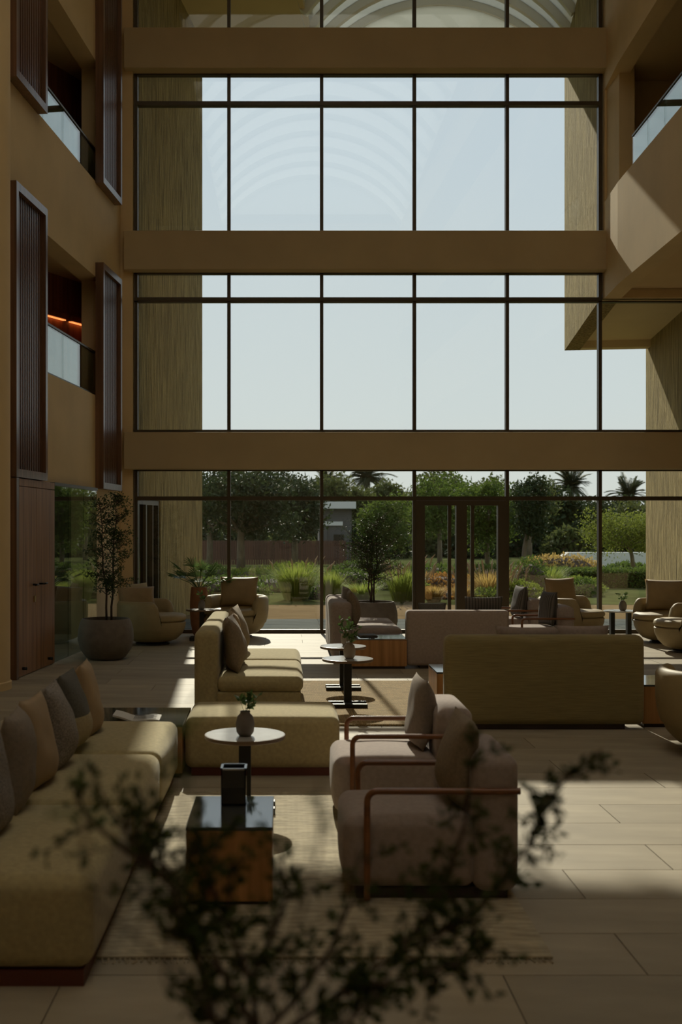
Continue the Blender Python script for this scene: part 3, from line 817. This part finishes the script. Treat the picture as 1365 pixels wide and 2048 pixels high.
# ---- swivel tub chairs
def tub_chair(label, loc, rz, first=[None]):
    """opens towards +x"""
    if first[0]: return copy_thing(first[0], loc, rz, label)
    t = thing('tub_chair', label, 'armchair', loc, rz, 'tan swivel tub chairs')
    bm = BM(); lathe(bm, [(0, .045), (.25, .045), (.33, .075), (.405, .15), (.445, .24), (.455, .315), (.43, .335), (0, .335)], 48, sx=1.04); link('shell', bm, M['leather'], t, auto=.7)
    bm = BM(); lathe(bm, [(0, .335), (.425, .335), (.452, .345), (.462, .375), (.452, .41), (.42, .428), (.2, .436), (0, .438)], 48, sx=1.04); link('seat_cushion', bm, M['leather'], t, True)
    # wrap-round back and arms
    bm = BM(); n = 44; a0, a1 = math.radians(62), math.radians(298); cols = []
    for k in range(n+1):
        f = k/n; a = a0+(a1-a0)*f
        endr = min(1, min(f, 1-f)/.07); hh = .34+.28*math.sqrt(max(0, 1-(1-endr)**2))
        ro, ri = .485, .375; th = .04
        prof = [(ri+.02, .30), (.448, .22), (.472, .30), (ro, .40), (ro, hh-.05), (ro-.02, hh-.012), (ro-.05, hh), (ri+.03, hh-.008), (ri, hh-.05), (ri-.005, .42)]
        prof = [(r, min(z, max(.30, hh)) if i > 2 else z) for i, (r, z) in enumerate(prof)]
        cols.append([bm.verts.new((r*math.cos(a)*1.04, r*math.sin(a), z)) for r, z in prof])
    for k in range(n):
        m_ = len(cols[0])
        for i in range(m_): bm.faces.new((cols[k][i], cols[k+1][i], cols[k+1][(i+1) % m_], cols[k][(i+1) % m_]))
    bm.faces.new(cols[0][::-1]); bm.faces.new(cols[-1])
    link('back_and_arms', bm, M['leather'], t, auto=.9)
    bm = BM(); lathe(bm, [(0, 0), (.24, 0), (.24, .02), (.12, .045), (0, .045)], 32); link('swivel_base', bm, M['black_metal'], t, auto=.5)
    first[0] = t
    return t
def tub_pillow(label, loc, ang, seed, w=.56, h=.42, off=.22, lean=.2, m='leather_pillow'):
    """big cushion against the back of a tub chair that opens towards ang"""
    d = Vector((math.cos(ang), math.sin(ang), 0)); p = Vector(loc)-d*off
    return pillow(label, (p.x, p.y, .44), ang+PI/2, lean, m, w, h, .19, seed, 'large tan cushions on the tub chairs')
tcs = [('tan tub chair beside the big round planter by the left wall', (-1.86, 16.3, 0), math.radians(-8)),
       ('tan tub chair left of centre against the glass', (-.72, 17.40, 0), math.radians(-115)),
       ('tan tub chair behind the wood-armed chairs by the glass', (4.28, 17.08, 0), math.radians(-25)),
       ('tan tub chair with pale edged cushion at the right by the glass', (5.50, 16.50, 0), math.radians(-150)),
       ('tan tub chair cut by the right frame edge, in front of the small table', (5.42, 15.30, 0), math.radians(172)),
       ('beige tub chair at the right frame edge beside the olive sofa', (3.24, 8.45, 0), math.radians(60))]
for lb, loc, a in tcs: tub_chair(lb, loc, a)
tub_pillow('tan leather cushion on the tub chair beside the round planter', (-1.98, 16.12, 0), math.radians(-62), 61, .56, .38, .18, .25)
pillow('pale tan cushion behind the leather one on the tub chair by the planter', (-2.05, 16.50, .44), math.radians(60), .2, 'pillow_beige', .5, .42, .15, 62)
tub_pillow('large tan cushion on the tub chair left of centre', tcs[1][1], math.radians(-100), 63, .60, .46, .16, .12)
tub_pillow('large tan cushion on the tub chair behind the wood-armed chairs', tcs[2][1], math.radians(-60), 64, .60, .46, .2, .15)
tub_pillow('large tan cushion with pale edge on the tub chair at the right', tcs[3][1], math.radians(-110), 65, .62, .46, .12, .12)
# small two-legged table between the tub chairs on the right
st = thing('side_table', 'small round table with two flat black legs between the right tub chairs', 'table', (5.06, 17.26, 0))
bm = BM(); lathe(bm, [(0, .385), (.25, .385), (.256, .395), (.25, .405), (0, .405)], 40); link('top', bm, M['marble'], st, auto=.5)
for x in (-.13, .12): link('leg', bx(x-.03, x+.03, -.05, .05, .015, .386), M['black_metal'], st)
bm = BM(); lathe(bm, [(0, 0), (.19, 0), (.19, .012), (0, .016)], 32); link('base', bm, M['black_metal'], st)
vase_plant('small vase with green sprig on the two-legged table at the right', (5.08, 17.22, .405), 1.35, 6, 'pot', 34)

# ---- rugs
def rug(label, x0, x1, y0, y1, m, h=.014, fringe=True):
    t = thing('rug', label, 'rug', ((x0+x1)/2, (y0+y1)/2, 0)); w, d = (x1-x0)/2, (y1-y0)/2
    link('weave', bx(-w, w, -d, d, .0005, h, .004), M[m], t)
    if fringe:
        rg = random.Random(3)
        for s in (-1, 1):
            bm = BM(); n = 90
            for k in range(n):
                x = -w+.02+(2*w-.04)*k/(n-1)+rg.uniform(-.004, .004); L = rg.uniform(.03, .05)
                tube(bm, [(x, s*d, .006), (x+rg.uniform(-.008, .008), s*(d+L*.6), .004), (x+rg.uniform(-.012, .012), s*(d+L), .003)], .003, 4)
            o = link('fringe', bm, M[m], t); o['kind'] = 'stuff'
    return t
rug('pale beige woven rug with a fringed edge in the foreground', -.98, 1.03, 4.39, 7.12, 'rug')
rug('golden jute rug under the two round marble tables', -.10, 1.52, 9.55, 12.28, 'jute', .016, False)

# ================================================================ INDOOR PLANTS
def planter(label, loc, R=.34, h=.51, m='pot'):
    t = thing('planter_pot', label, 'planter', loc)
    k = h/.51; r = R/.34
    prof = [(0, 0), (.19, 0), (.24, .03), (.31, .13), (.34, .25), (.335, .36), (.315, .45), (.297, .495), (.288, .51), (.272, .51), (.268, .49), (.27, .46)]
    bm = BM(); lathe(bm, [(a*r, z*k) for a, z in prof]+[(0, .46*k)], 48); link('bowl', bm, M[m], t, auto=.8)
    bm = BM(); lathe(bm, [(0, .475*k), (.269*r, .468*k), (0, .462*k)], 24); link('soil', bm, M['soil'], t)
    return t

def potted_tree(label, base, stems, seed, m, n_tw, leaf_L, spread, zlo, zhi, height, dens=10, name='potted_tree', shape=None):
    """slim multi-stem indoor tree with small leaves"""
    rg = random.Random(seed); t = thing(name, label, 'tree', base)
    bs, bl = BM(), BM()
    paths = []
    for s in range(stems):
        a = 2*PI*s/stems; p = Vector((.03*math.cos(a), .03*math.sin(a), 0)); pts = [p]; lean = Vector((math.cos(a)*.05, math.sin(a)*.05, 1))
        n = 9
        for k in range(1, n+1):
            pts.append(p+lean*height*(1-.07*s)*k/n+Vector((rg.uniform(-.02, .02), rg.uniform(-.02, .02), 0)))
        tube(bs, pts, [.014*(1-.8*k/n)+.002 for k in range(n+1)], 6); paths.append(pts)
    for k in range(n_tw):
        pts = rg.choice(paths); f = rg.uniform(zlo, zhi); i = min(int(f*(len(pts)-1)), len(pts)-2); p = pts[i].lerp(pts[i+1], f*(len(pts)-1)-i)
        a = rg.uniform(0, 2*PI); sp = spread*(shape(f) if shape else 1)*rg.uniform(.35, 1)
        d = Vector((math.cos(a), math.sin(a), rg.uniform(.1, .9))); q1 = p+d*sp*.55; q2 = p+d*sp+Vector((0, 0, rg.uniform(-.12, .05)))
        tube(bs, [p, q1, q2], [.005, .0035, .0015], 4, False)
        for j in range(dens):
            g = rg.uniform(.2, 1); pp = p.lerp(q1, g*2) if g < .5 else q1.lerp(q2, g*2-1)
            side = rvec(rg); tw = pp+side*rg.uniform(.0, .07)
            for _ in range(3):
                leaf(bl, tw+rvec(rg)*.02, rvec(rg), rvec(rg), leaf_L*rg.uniform(.7, 1.3), leaf_L*.45)
    link('trunk', bs, M['bark'], t, True); link('foliage', bl, M[m], t)
    return t
planter('big grey-brown round planter by the dark glass wall', (-2.235, 14.43, 0), .35, .51)
potted_tree('slim small-leaved tree in the big round planter', (-2.19, 14.40, .48), 2, 7, 'leaf', 130, .034, .36, .22, 1.0, 1.6, 10, shape=lambda f: 1.1-.5*f)
planter('dark round planter behind the right-facing mauve sofa', (1.32, 16.95, 0), .36, .56)
potted_tree('feathery green tree in the dark planter behind the mauve sofa', (1.30, 16.93, .52), 4, 8, 'leaf', 170, .03, .5, .28, 1.0, 1.25, 12, shape=lambda f: .75+.3*math.sin(f*PI))

# fan palm in a terracotta pot
planter('terracotta planter holding the fan palm by the glass', (-1.30, 17.62, 0), .14, .74, 'terracotta')
fp = thing('fan_palm', 'green fan palm in the terracotta planter by the glass', 'plant', (-1.30, 17.62, .69))
rg = random.Random(4)
for k in range(17):
    a = 2*PI*k/17*2.4+rg.uniform(-.2, .2); el = rg.uniform(.3, 1.45); L = rg.uniform(.26, .46)
    d = Vector((math.cos(a)*math.cos(el), math.sin(a)*math.cos(el)*.8, math.sin(el))); tip = d*L
    bm = BM(); tube(bm, [(0, 0, 0), d*L*.5+Vector((0, 0, .03)), tip+Vector((0, 0, .0))], [.007, .006, .004], 5)
    side = d.cross(Vector((0, 0, 1))).normalized(); up = side.cross(d).normalized()
    for j in range(13):
        t_ = (j-6)/6*1.25; dd_ = (d*math.cos(t_)+side*math.sin(t_)).normalized(); ll = rg.uniform(.19, .26)*(1-.2*abs(t_)/1.25)
        mid_ = tip+dd_*ll*.6; end = tip+dd_*ll+Vector((0, 0, -.035*rg.uniform(.3, 1.5)))
        w_ = dd_.cross(up).normalized()*.008
        v = [bm.verts.new(q_) for q_ in (tip-w_*.3, mid_-w_, end, mid_+w_, tip+w_*.3)]; bm.faces.new(v)
    link('frond', bm, M['leaf_palm'], fp)

# ---- foreground plant close to the camera
pb = Vector((-.03, 1.45, 0))
planter('low planter at the camera holding the blurred foreground shrub', (pb.x, pb.y, 0), .27, .5)
fg = thing('foreground_shrub', 'blurred small-leaved shrub close to the camera at the bottom', 'shrub', (0, 0, 0))
rg = random.Random(12)
bs, bl = BM(), BM()
root = Vector((pb.x, pb.y, .46)); fork = at(520, 2075, 1.47)
tube(bs, [root, root.lerp(fork, .5)+Vector((.01, .0, 0)), fork], [.012, .010, .009], 8)
BR = [  # (pixel x, pixel y, depth), twigs per branch, twig reach
    ([(520,2075,1.47),(470,1990,1.45),(405,1870,1.42),(335,1760,1.40),(265,1680,1.40),(215,1610,1.42)], 16, .07),
    ([(335,1760,1.40),(250,1700,1.42),(180,1640,1.44),(140,1560,1.46)], 5, .05),
    ([(520,2075,1.47),(500,1960,1.50),(455,1850,1.50),(420,1760,1.50),(390,1690,1.50)], 24, .06),
    ([(455,1850,1.50),(370,1780,1.48),(320,1720,1.46),(290,1640,1.45)], 18, .055),
    ([(430,2048,1.40),(410,1960,1.38),(380,1880,1.38),(345,1800,1.38)], 16, .05),
    ([(520,2075,1.47),(600,1990,1.50),(660,1900,1.55),(705,1800,1.58),(715,1700,1.6)], 12, .06),
    ([(500,1960,1.50),(545,1870,1.50),(575,1790,1.52),(560,1700,1.52)], 12, .05),
    ([(560,2070,1.50),(680,1985,1.52),(790,1910,1.55),(880,1870,1.58),(950,1830,1.6)], 26, .06),
    ([(680,1985,1.52),(800,1960,1.52),(900,1930,1.54),(980,1900,1.56)], 22, .055),
    ([(790,1910,1.55),(840,1850,1.56),(880,1790,1.58),(900,1740,1.6)], 12, .05),
    ([(950,1830,1.6),(1010,1750,1.62),(1060,1690,1.64),(1095,1610,1.66)], 12, .05),
    ([(1060,1690,1.64),(1075,1650,1.65),(1095,1600,1.66),(1140,1545,1.68),(1205,1500,1.7)], 12, .035),
    ([(480,2060,1.44),(420,2040,1.44),(400,2000,1.44)], 8, .05),
    ([(640,2075,1.46),(700,2040,1.48),(760,1985,1.5)], 9, .05),
    ([(900,1740,1.6),(930,1650,1.62),(940,1560,1.64),(950,1480,1.66)], 7, .035),
]
for pts, ntw, reach in BR:
    ntw = int(ntw*1.3); reach *= 1.1
    P = [at(*p) for p in pts]; n = len(P)
    tube(bs, P, [.0045*(1-.65*i/(n-1)) for i in range(n)], 6, False)
    for k in range(ntw):
        f = (k+rg.random())/ntw*.92+.08; i = min(int(f*(n-1)), n-2); p = P[i].lerp(P[i+1], f*(n-1)-i)
        d = (P[i+1]-P[i]).normalized()*.6+rvec(rg); d.normalize(); L = reach*rg.uniform(.5, 1.3); q2 = p+d*L
        tube(bs, [p, q2], [.0014, .0007], 4, False)
        for j in range(13):
            pp = p.lerp(q2, rg.uniform(.2, 1.05))+rvec(rg)*.006
            leaf(bl, pp, (d+rvec(rg)*1.3), rvec(rg), rg.uniform(.012, .021), rg.uniform(.006, .010))
# a few twigs nearer to the lens
for pts, ntw in (([(-60,1960,.62),(120,1700,.62),(250,1500,.64),(305,1400,.66)], 0), ([(330,1960,.8),(370,1700,.8),(365,1520,.8),(340,1440,.82)], 5),
                 ([(560,1960,.8),(640,1700,.84),(640,1560,.84)], 4), ([(180,1800,.8),(165,1640,.8),(170,1560,.8)], 3)):
    P = [at(*p) for p in pts]
    for k in range(ntw):
        p = P[-2].lerp(P[-1], rg.random()); d = rvec(rg); q2 = p+d*.03
        for j in range(4): leaf(bl, p.lerp(q2, rg.random()), d+rvec(rg), rvec(rg), rg.uniform(.009, .014), rg.uniform(.005, .007))
    if ntw: tube(bs, [fork.lerp(P[0], .3)]+P, .0012, 4, False)
link('branches', bs, M['bark'], fg, True); o = link('leaves', bl, M['leaf_fg'], fg); o['kind'] = 'stuff'

# ================================================================ GARDEN
def blob_leaves(bm, rg, c, r, n, L, shell=.55, flat=.0):
    for _ in range(n):
        v = rvec(rg); k = shell+(1-shell)*rg.random()
        p = Vector((c[0]+v.x*r[0]*k, c[1]+v.y*r[1]*k, c[2]+v.z*r[2]*k))
        d = rvec(rg); d.z -= flat
        leaf(bm, p, d, rvec(rg), L*rg.uniform(.6, 1.4), L*rg.uniform(.35, .6))

def garden_tree(label, base, height, crown, blobs, n, L, m, seed, trunk=.1, lean=(0, 0), name='garden_tree', zlow=.35):
    """crown=(rx, ry, rz) half sizes"""
    rg = random.Random(seed); t = thing(name, label, 'tree', base, group='garden trees')
    bs, bl = BM(), BM(); top = Vector((lean[0], lean[1], height-crown[2]))
    tube(bs, [(0, 0, 0), (lean[0]*.3, lean[1]*.3, top.z*.45), top, top+Vector((0, 0, crown[2]*.5))], [trunk, trunk*.8, trunk*.6, trunk*.2], 7)
    for k in range(blobs):
        v = rvec(rg); kk = rg.uniform(.25, .75); c = top+Vector((v.x*crown[0]*kk, v.y*crown[1]*kk, v.z*crown[2]*kk))
        f = rg.uniform(.32, .52); tube(bs, [top+Vector((0, 0, -crown[2]*.5)), c], [trunk*.4, trunk*.08], 4, False)
        blob_leaves(bl, rg, c, (crown[0]*f, crown[1]*f, crown[2]*f), int(1.7*n)//blobs, L, .3)
    link('trunk', bs, M['bark_out'], t, True); link('crown', bl, M[m], t)
    return t
def gx(px, Y): return (px-PX)*Y/F
T = garden_tree
T('dark spreading tree at the left behind the low shrubs', (gx(482, 38), 38, 0), 4.1, (2.2, 2, 1.75), 16, 5200, .16, 'tree_dark', 1, .16)
T('dark tree filling the far left bay beside the stone wall', (gx(420, 44), 44, 0), 4.4, (1.6, 2, 2.0), 12, 3600, .18, 'tree_dark', 2, .14)
T('dark leafy tree above the slatted fence', (gx(590, 43), 43, 0), 4.1, (1.7, 1.8, 1.7), 14, 4200, .16, 'tree_dark', 3, .14)
T('light green bushy tree seen behind the indoor feathery tree', (gx(765, 36), 36, 0), 2.95, (1.15, 1.2, 1.2), 14, 4400, .11, 'tree_mid', 4, .09)
T('tall mid-green tree behind the double glass door', (gx(880, 48), 48, 0), 4.2, (1.9, 1.8, 1.75), 14, 4200, .15, 'tree_mid', 5, .12)
T('dense green tree right of the double glass door', (gx(975, 40), 40, 0), 3.7, (1.5, 1.5, 1.5), 14, 4200, .13, 'tree_mid', 6, .1)
T('dark leaning tree in the fifth bay', (gx(1045, 37), 37, 0), 3.35, (1.1, 1.2, 1.25), 12, 3800, .12, 'tree_dark', 7, .1, (.25, 0))
T('feathery yellow-green tree by the far right stone wall', (gx(1270, 36), 36, 0), 2.55, (1.75, 1.3, 1.0), 18, 4600, .085, 'tree_light', 8, .08, (-.25, 0))
T('wide pale green tree above the fifth bay', (gx(1060, 56), 56, 0), 4.2, (2.0, 2, 1.5), 12, 3200, .16, 'tree_olive', 9, .14)
k = 0
names = ['dark far tree behind the left bay', 'dark far tree above the fence', 'grey-green far tree in the third bay', 'far tree left of the door', 'far tree above the door', 'far tree right of the door', 'blue-green far tree beyond the white wall', 'blue-green far tree at the right', 'far tree behind the feathery tree']
for px, Y, hh, w, m in ((440, 80, 6.2, 4, 'tree_dark'), (560, 87, 6.1, 4, 'tree_dark'), (680, 80, 5.3, 4, 'tree_olive'), (770, 87, 5.6, 3.8, 'tree_olive'), (870, 80, 5.4, 4, 'tree_olive'),
                        (985, 87, 5.5, 4, 'tree_olive'), (1090, 77, 4.4, 4.2, 'tree_dark'), (1190, 84, 4.2, 4.4, 'tree_dark'), (1300, 77, 3.8, 4.2, 'tree_olive')):
    T(names[k], (gx(px, Y), Y, 0), hh, (w*.9, 2.6, hh*.5), 22, 6500, .34, m, 30+k, .2); k += 1
# dense background planting that closes the horizon
rgb = random.Random(77)
def bank(label, px, Y, rx, rz, m, seed):
    rg = random.Random(seed); t = thing('background_bush', label, 'bush', (gx(px, Y), Y, 0), group='background bushes')
    bl = BM()
    for _ in range(2600):
        v = rvec(rg); v.z = abs(v.z); k_ = rg.uniform(.7, 1.08)
        leaf(bl, Vector((v.x*rx*k_, v.y*1.2*k_, v.z*rz*k_)), rvec(rg), rvec(rg), rg.uniform(.2, .45), .18)
    link('foliage', bl, M[m], t)
    bm = BM(); lathe(bm, [(.85, 0), (.83, .3), (.6, .62), (.3, .78), (0, .82)], 14); bmesh.ops.scale(bm, vec=(rx, 1.2, rz), verts=bm.verts[:]); link('inner_branches', bm, M['bark'], t)
bnames = ['dark bush bank behind the far left bay', 'dark bush bank behind the leafy tree', 'dark bush bank above the slatted fence', 'dark bush bank behind the railing', 'olive bush bank left of the door',
          'olive bush bank behind the left door leaf', 'olive bush bank behind the right door leaf', 'dark bush bank in the fifth bay', 'blue-dark bush bank behind the white wall', 'dark bush bank behind the feathery tree', 'dark bush bank at the far right stone wall']
for i_, nm_ in enumerate(bnames):
    bank(nm_, 395+93*i_, 62+2.6*(i_ % 2), 1.4, (2.3, 2.0, 1.5)[i_ % 3], ('tree_dark', 'tree_dark', 'tree_olive')[i_ % 3], 200+i_)
# palms
def palm(label, base, height, R, seed, n=44):
    rg = random.Random(seed); t = thing('date_palm', label, 'tree', base, group='far palms')
    bm = BM(); tube(bm, [(0, 0, 0), (.05, 0, height*.5), (0, 0, height)], [.28, .22, .22], 8); link('trunk', bm, M['bark_out'], t)
    for k in range(n):
        a = rg.uniform(0, 2*PI); el = rg.uniform(-.35, 1.35); L = R*rg.uniform(.8, 1.1)
        d = Vector((math.cos(a)*math.cos(el), math.sin(a)*math.cos(el), math.sin(el))); bm = BM(); pts = []
        for i in range(8):
            f = i/7; pts.append(Vector((0, 0, height))+d*L*f+Vector((0, 0, -.6*R*f*f*math.cos(el))))
        tube(bm, pts, [.04*(1-.8*i/7)+.006 for i in range(8)], 4, False)
        sd = d.cross(Vector((0, 0, 1))).normalized()
        for i in range(1, 8):
            for h2 in (0, .33, .66):
                p = pts[i-1].lerp(pts[i], h2)
                for s in (-1, 1): leaf(bm, p, sd*s+d*.8+Vector((0, 0, -.35)), Vector((0, 0, 1)), R*.30*(1-.5*(i/7)**2), R*.06)
        link('frond', bm, M['palm_frond'], t)
    return t
palm('date palm with arching fronds above the fifth bay', (gx(1143, 92), 92, 0), 4.9, 2.4, 1)
palm('date palm at the right against the pale sky', (gx(1258, 90), 90, 0), 4.1, 2.1, 2)
palm('date palm above the third bay', (gx(735, 92), 92, 0), 5.6, 2.5, 3)
palm('date palm half hidden left of the third mullion', (gx(655, 95), 95, 0), 5.5, 2.3, 4)

# shrubs, hedges and grasses
def mound(name, label, c, r, n, L, m, seed, cat='shrub', group='garden shrubs'):
    rg = random.Random(seed); t = thing(name, label, cat, (c[0], c[1], 0), group=group)
    bl = BM()
    for _ in range(n):
        v = rvec(rg); v.z = abs(v.z); k = rg.uniform(.75, 1.04)
        leaf(bl, Vector((v.x*r[0]*k, v.y*r[1]*k, v.z*r[2]*k)), rvec(rg)+Vector((0, 0, .4)), rvec(rg), L*rg.uniform(.7, 1.4), L*.5)
    link('foliage', bl, M[m], t)
    bm = BM(); lathe(bm, [(.82, 0), (.8, .3), (.6, .62), (.3, .78), (0, .82)], 14); bmesh.ops.scale(bm, vec=r, verts=bm.verts[:]); link('inner_branches', bm, M['bark'], t)
    return t
k = 0
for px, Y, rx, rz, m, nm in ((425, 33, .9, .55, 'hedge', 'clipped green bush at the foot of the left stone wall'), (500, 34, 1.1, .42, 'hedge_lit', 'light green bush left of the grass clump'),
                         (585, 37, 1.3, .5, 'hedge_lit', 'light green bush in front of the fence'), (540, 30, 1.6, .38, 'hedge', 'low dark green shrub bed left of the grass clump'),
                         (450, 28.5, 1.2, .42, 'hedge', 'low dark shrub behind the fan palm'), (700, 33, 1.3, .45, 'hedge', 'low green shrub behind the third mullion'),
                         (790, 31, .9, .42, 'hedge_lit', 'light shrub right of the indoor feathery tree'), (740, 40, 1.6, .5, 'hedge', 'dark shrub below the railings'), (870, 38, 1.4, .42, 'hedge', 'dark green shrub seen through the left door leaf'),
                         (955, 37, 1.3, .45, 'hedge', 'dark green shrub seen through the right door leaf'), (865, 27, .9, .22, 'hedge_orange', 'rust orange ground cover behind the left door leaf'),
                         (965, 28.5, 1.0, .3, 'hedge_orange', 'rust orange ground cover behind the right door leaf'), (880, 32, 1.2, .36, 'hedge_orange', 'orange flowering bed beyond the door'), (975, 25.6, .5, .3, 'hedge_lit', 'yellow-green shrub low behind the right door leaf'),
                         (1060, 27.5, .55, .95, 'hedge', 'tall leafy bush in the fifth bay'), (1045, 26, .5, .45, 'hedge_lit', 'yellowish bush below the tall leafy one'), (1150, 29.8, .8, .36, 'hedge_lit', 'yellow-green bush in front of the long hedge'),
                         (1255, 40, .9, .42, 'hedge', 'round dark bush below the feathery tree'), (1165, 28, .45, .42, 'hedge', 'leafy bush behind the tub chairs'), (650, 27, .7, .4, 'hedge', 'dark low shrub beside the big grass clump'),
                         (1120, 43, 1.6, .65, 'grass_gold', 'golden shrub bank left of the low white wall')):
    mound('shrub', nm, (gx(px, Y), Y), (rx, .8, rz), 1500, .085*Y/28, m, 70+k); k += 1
def hedge(label, x0, x1, y0, y1, h, n, m, seed):
    rg = random.Random(seed); t = thing('hedge', label, 'hedge', ((x0+x1)/2, (y0+y1)/2, 0)); w, d = (x1-x0)/2, (y1-y0)/2
    bl = BM()
    for _ in range(n):
        f = rg.random()
        p = Vector((rg.uniform(-w, w), -d+rg.uniform(-.04, .04), rg.uniform(0, h))) if f < .55 else Vector((rg.uniform(-w, w), rg.uniform(-d, d), h+rg.uniform(-.04, .05)))
        leaf(bl, p, rvec(rg), rvec(rg), rg.uniform(.05, .1), .045)
    link('foliage', bl, M[m], t); link('inner_branches', bx(-w+.04, w-.04, -d+.05, d-.05, 0, h-.05), M['bark'], t)
    return t
hedge('long clipped hedge in front of the white wall', gx(1095, 31.2), gx(1310, 31.2), 31.2, 32.2, .48, 5200, 'hedge', 5)
def grass(label, c, h, R, n, m, seed, plume=0):
    rg = random.Random(seed); t = thing('grass_clump', label, 'grass', (c[0], c[1], 0), group='ornamental grass clumps'); bm = BM(); bp_ = BM()
    for k in range(n):
        a = rg.uniform(0, 2*PI); rr = rg.random()**.5; d = Vector((math.cos(a), math.sin(a), 0)); b0 = d*R*.45*rr; L = h*rg.uniform(.7, 1.1)
        p1 = b0+d*R*.35*rr+Vector((0, 0, L*.6)); p2 = b0+d*R*(.5+.5*rg.random())*rr*1.2+Vector((0, 0, L*rg.uniform(.8, 1.0))); w_ = Vector((-d.y, d.x, 0))*.008
        v = [bm.verts.new(q_) for q_ in (b0-w_, b0+w_, p1+w_*.8, p1-w_*.8, p2)]
        bm.faces.new((v[0], v[1], v[2], v[3])); bm.faces.new((v[3], v[2], v[4]))
        if k < plume:
            tube(bp_, [p2-Vector((0, 0, .06)), p2+d*.04+Vector((0, 0, .10)), p2+d*.12+Vector((0, 0, .20))], [.006, .022, .004], 5)
    o = link('blades', bm, M[m], t); o['kind'] = 'stuff'
    if plume: o = link('plumes', bp_, M['plume'], t); o['kind'] = 'stuff'
    return t
grass('large arching green grass clump right of the second mullion', (gx(592, 26.2), 26.2), .88, .6, 1100, 'grass_green', 1, 9)
grass('bright yellow-green grass clump beside the third mullion', (gx(662, 25.6), 25.6), .72, .34, 600, 'grass_green', 2)
grass('pale plumed grass beside the door frame', (gx(806, 25.5), 25.5), .8, .5, 600, 'grass_green', 3, 40)
grass('pinkish plumed grass behind the right door leaf', (gx(978, 26.2), 26.2), .72, .6, 600, 'grass_gold', 4, 50)
grass('golden grass clump behind the left door leaf', (gx(868, 25.4), 25.4), .4, .32, 500, 'grass_gold', 5)
grass('golden grass clump low behind the right door leaf', (gx(925, 25.3), 25.3), .4, .3, 500, 'grass_gold', 6)
grass('tuft of green grass in the fifth bay', (gx(1098, 29), 29), .75, .5, 500, 'grass_green', 7)
grass('green grass tuft beside the indoor feathery tree', (gx(725, 26), 26), .45, .5, 500, 'grass_green', 8)
# fence
fn = thing('slatted_fence', 'dark brown slatted fence behind the left shrubs', 'fence', (gx(400, 50), 50, 0))
pm = None; L_ = gx(690, 50)-gx(400, 50); n = 62
for i in range(n):
    if pm is None: o = link('plank', bx(-.046, .046, -.015, .015, .03, 1.08), M['fence_wood'], fn); pm = o.data
    else: o = bpy.data.objects.new('plank', pm); C.objects.link(o); o.parent = fn
    o.location = (L_*i/(n-1), 0, 0)
for z in (.25, .85): link('rail', bx(0, L_, .015, .05, z, z+.08), M['fence_wood'], fn)
rl = thing('railing', 'open dark railing right of the slatted fence', 'railing', (gx(694, 50), 50, 0))
pm = None; n = 16; L_ = gx(760, 50)-gx(694, 50)
for i in range(n):
    if pm is None: o = link('bar', bx(-.018, .018, -.018, .018, 0, 1.0), M['fence_wood'], rl); pm = o.data
    else: o = bpy.data.objects.new('bar', pm); C.objects.link(o); o.parent = rl
    o.location = (L_*i/(n-1), 0, 0)
link('rail', bx(0, L_, -.02, .02, .95, 1.0), M['fence_wood'], rl)
# low white wall with sloping end
bm = BM(); Yw = 45
x0, x1, x2, x3 = gx(1098, Yw), gx(1145, Yw), gx(1128, Yw), gx(1330, Yw)
ww = thing('garden_wall', 'low white stepped wall on the lawn at the right', 'wall', (x0, Yw, 0))
link('front_block', bx(0, x1-x0, 0, .5, 0, .42), M['pav_white'], ww)
bm = BM(); prof = [(x2-x0-.3, 0), (x2-x0, .42), (x2-x0+.35, .66), (x3-x0, .66), (x3-x0, 0)]
a = [bm.verts.new((x, .6, z)) for x, z in prof]; c = [bm.verts.new((x, 1.2, z)) for x, z in prof]
bm.faces.new(a); bm.faces.new(c[::-1])
for i in range(5): bm.faces.new((a[i], a[(i+1) % 5], c[(i+1) % 5], c[i]))
link('back_block', bm, M['pav_white'], ww)
# pavilion behind the fence
pv = thing('pavilion', 'dark pavilion with pale flat roof between the trees', 'building', (gx(668, 58), 58, 0))
link('wall', bx(-.75, .9, 0, 2, 0, 2.6), M['pav_dark'], pv)
link('roof', bx(-1.0, 1.1, -.4, 2.3, 2.6, 2.95), M['pav_white'], pv)
link('ledge', bx(-.6, .45, -.1, 0, 1.75, 1.95), M['pav_white'], pv)
link('column', bx(-.5, -.35, -.12, 0, 0, 1.75), M['pav_dark'], pv)
link('window', bx(.0, .5, -.04, 0, .7, 1.3), M['dark_glass'], pv)
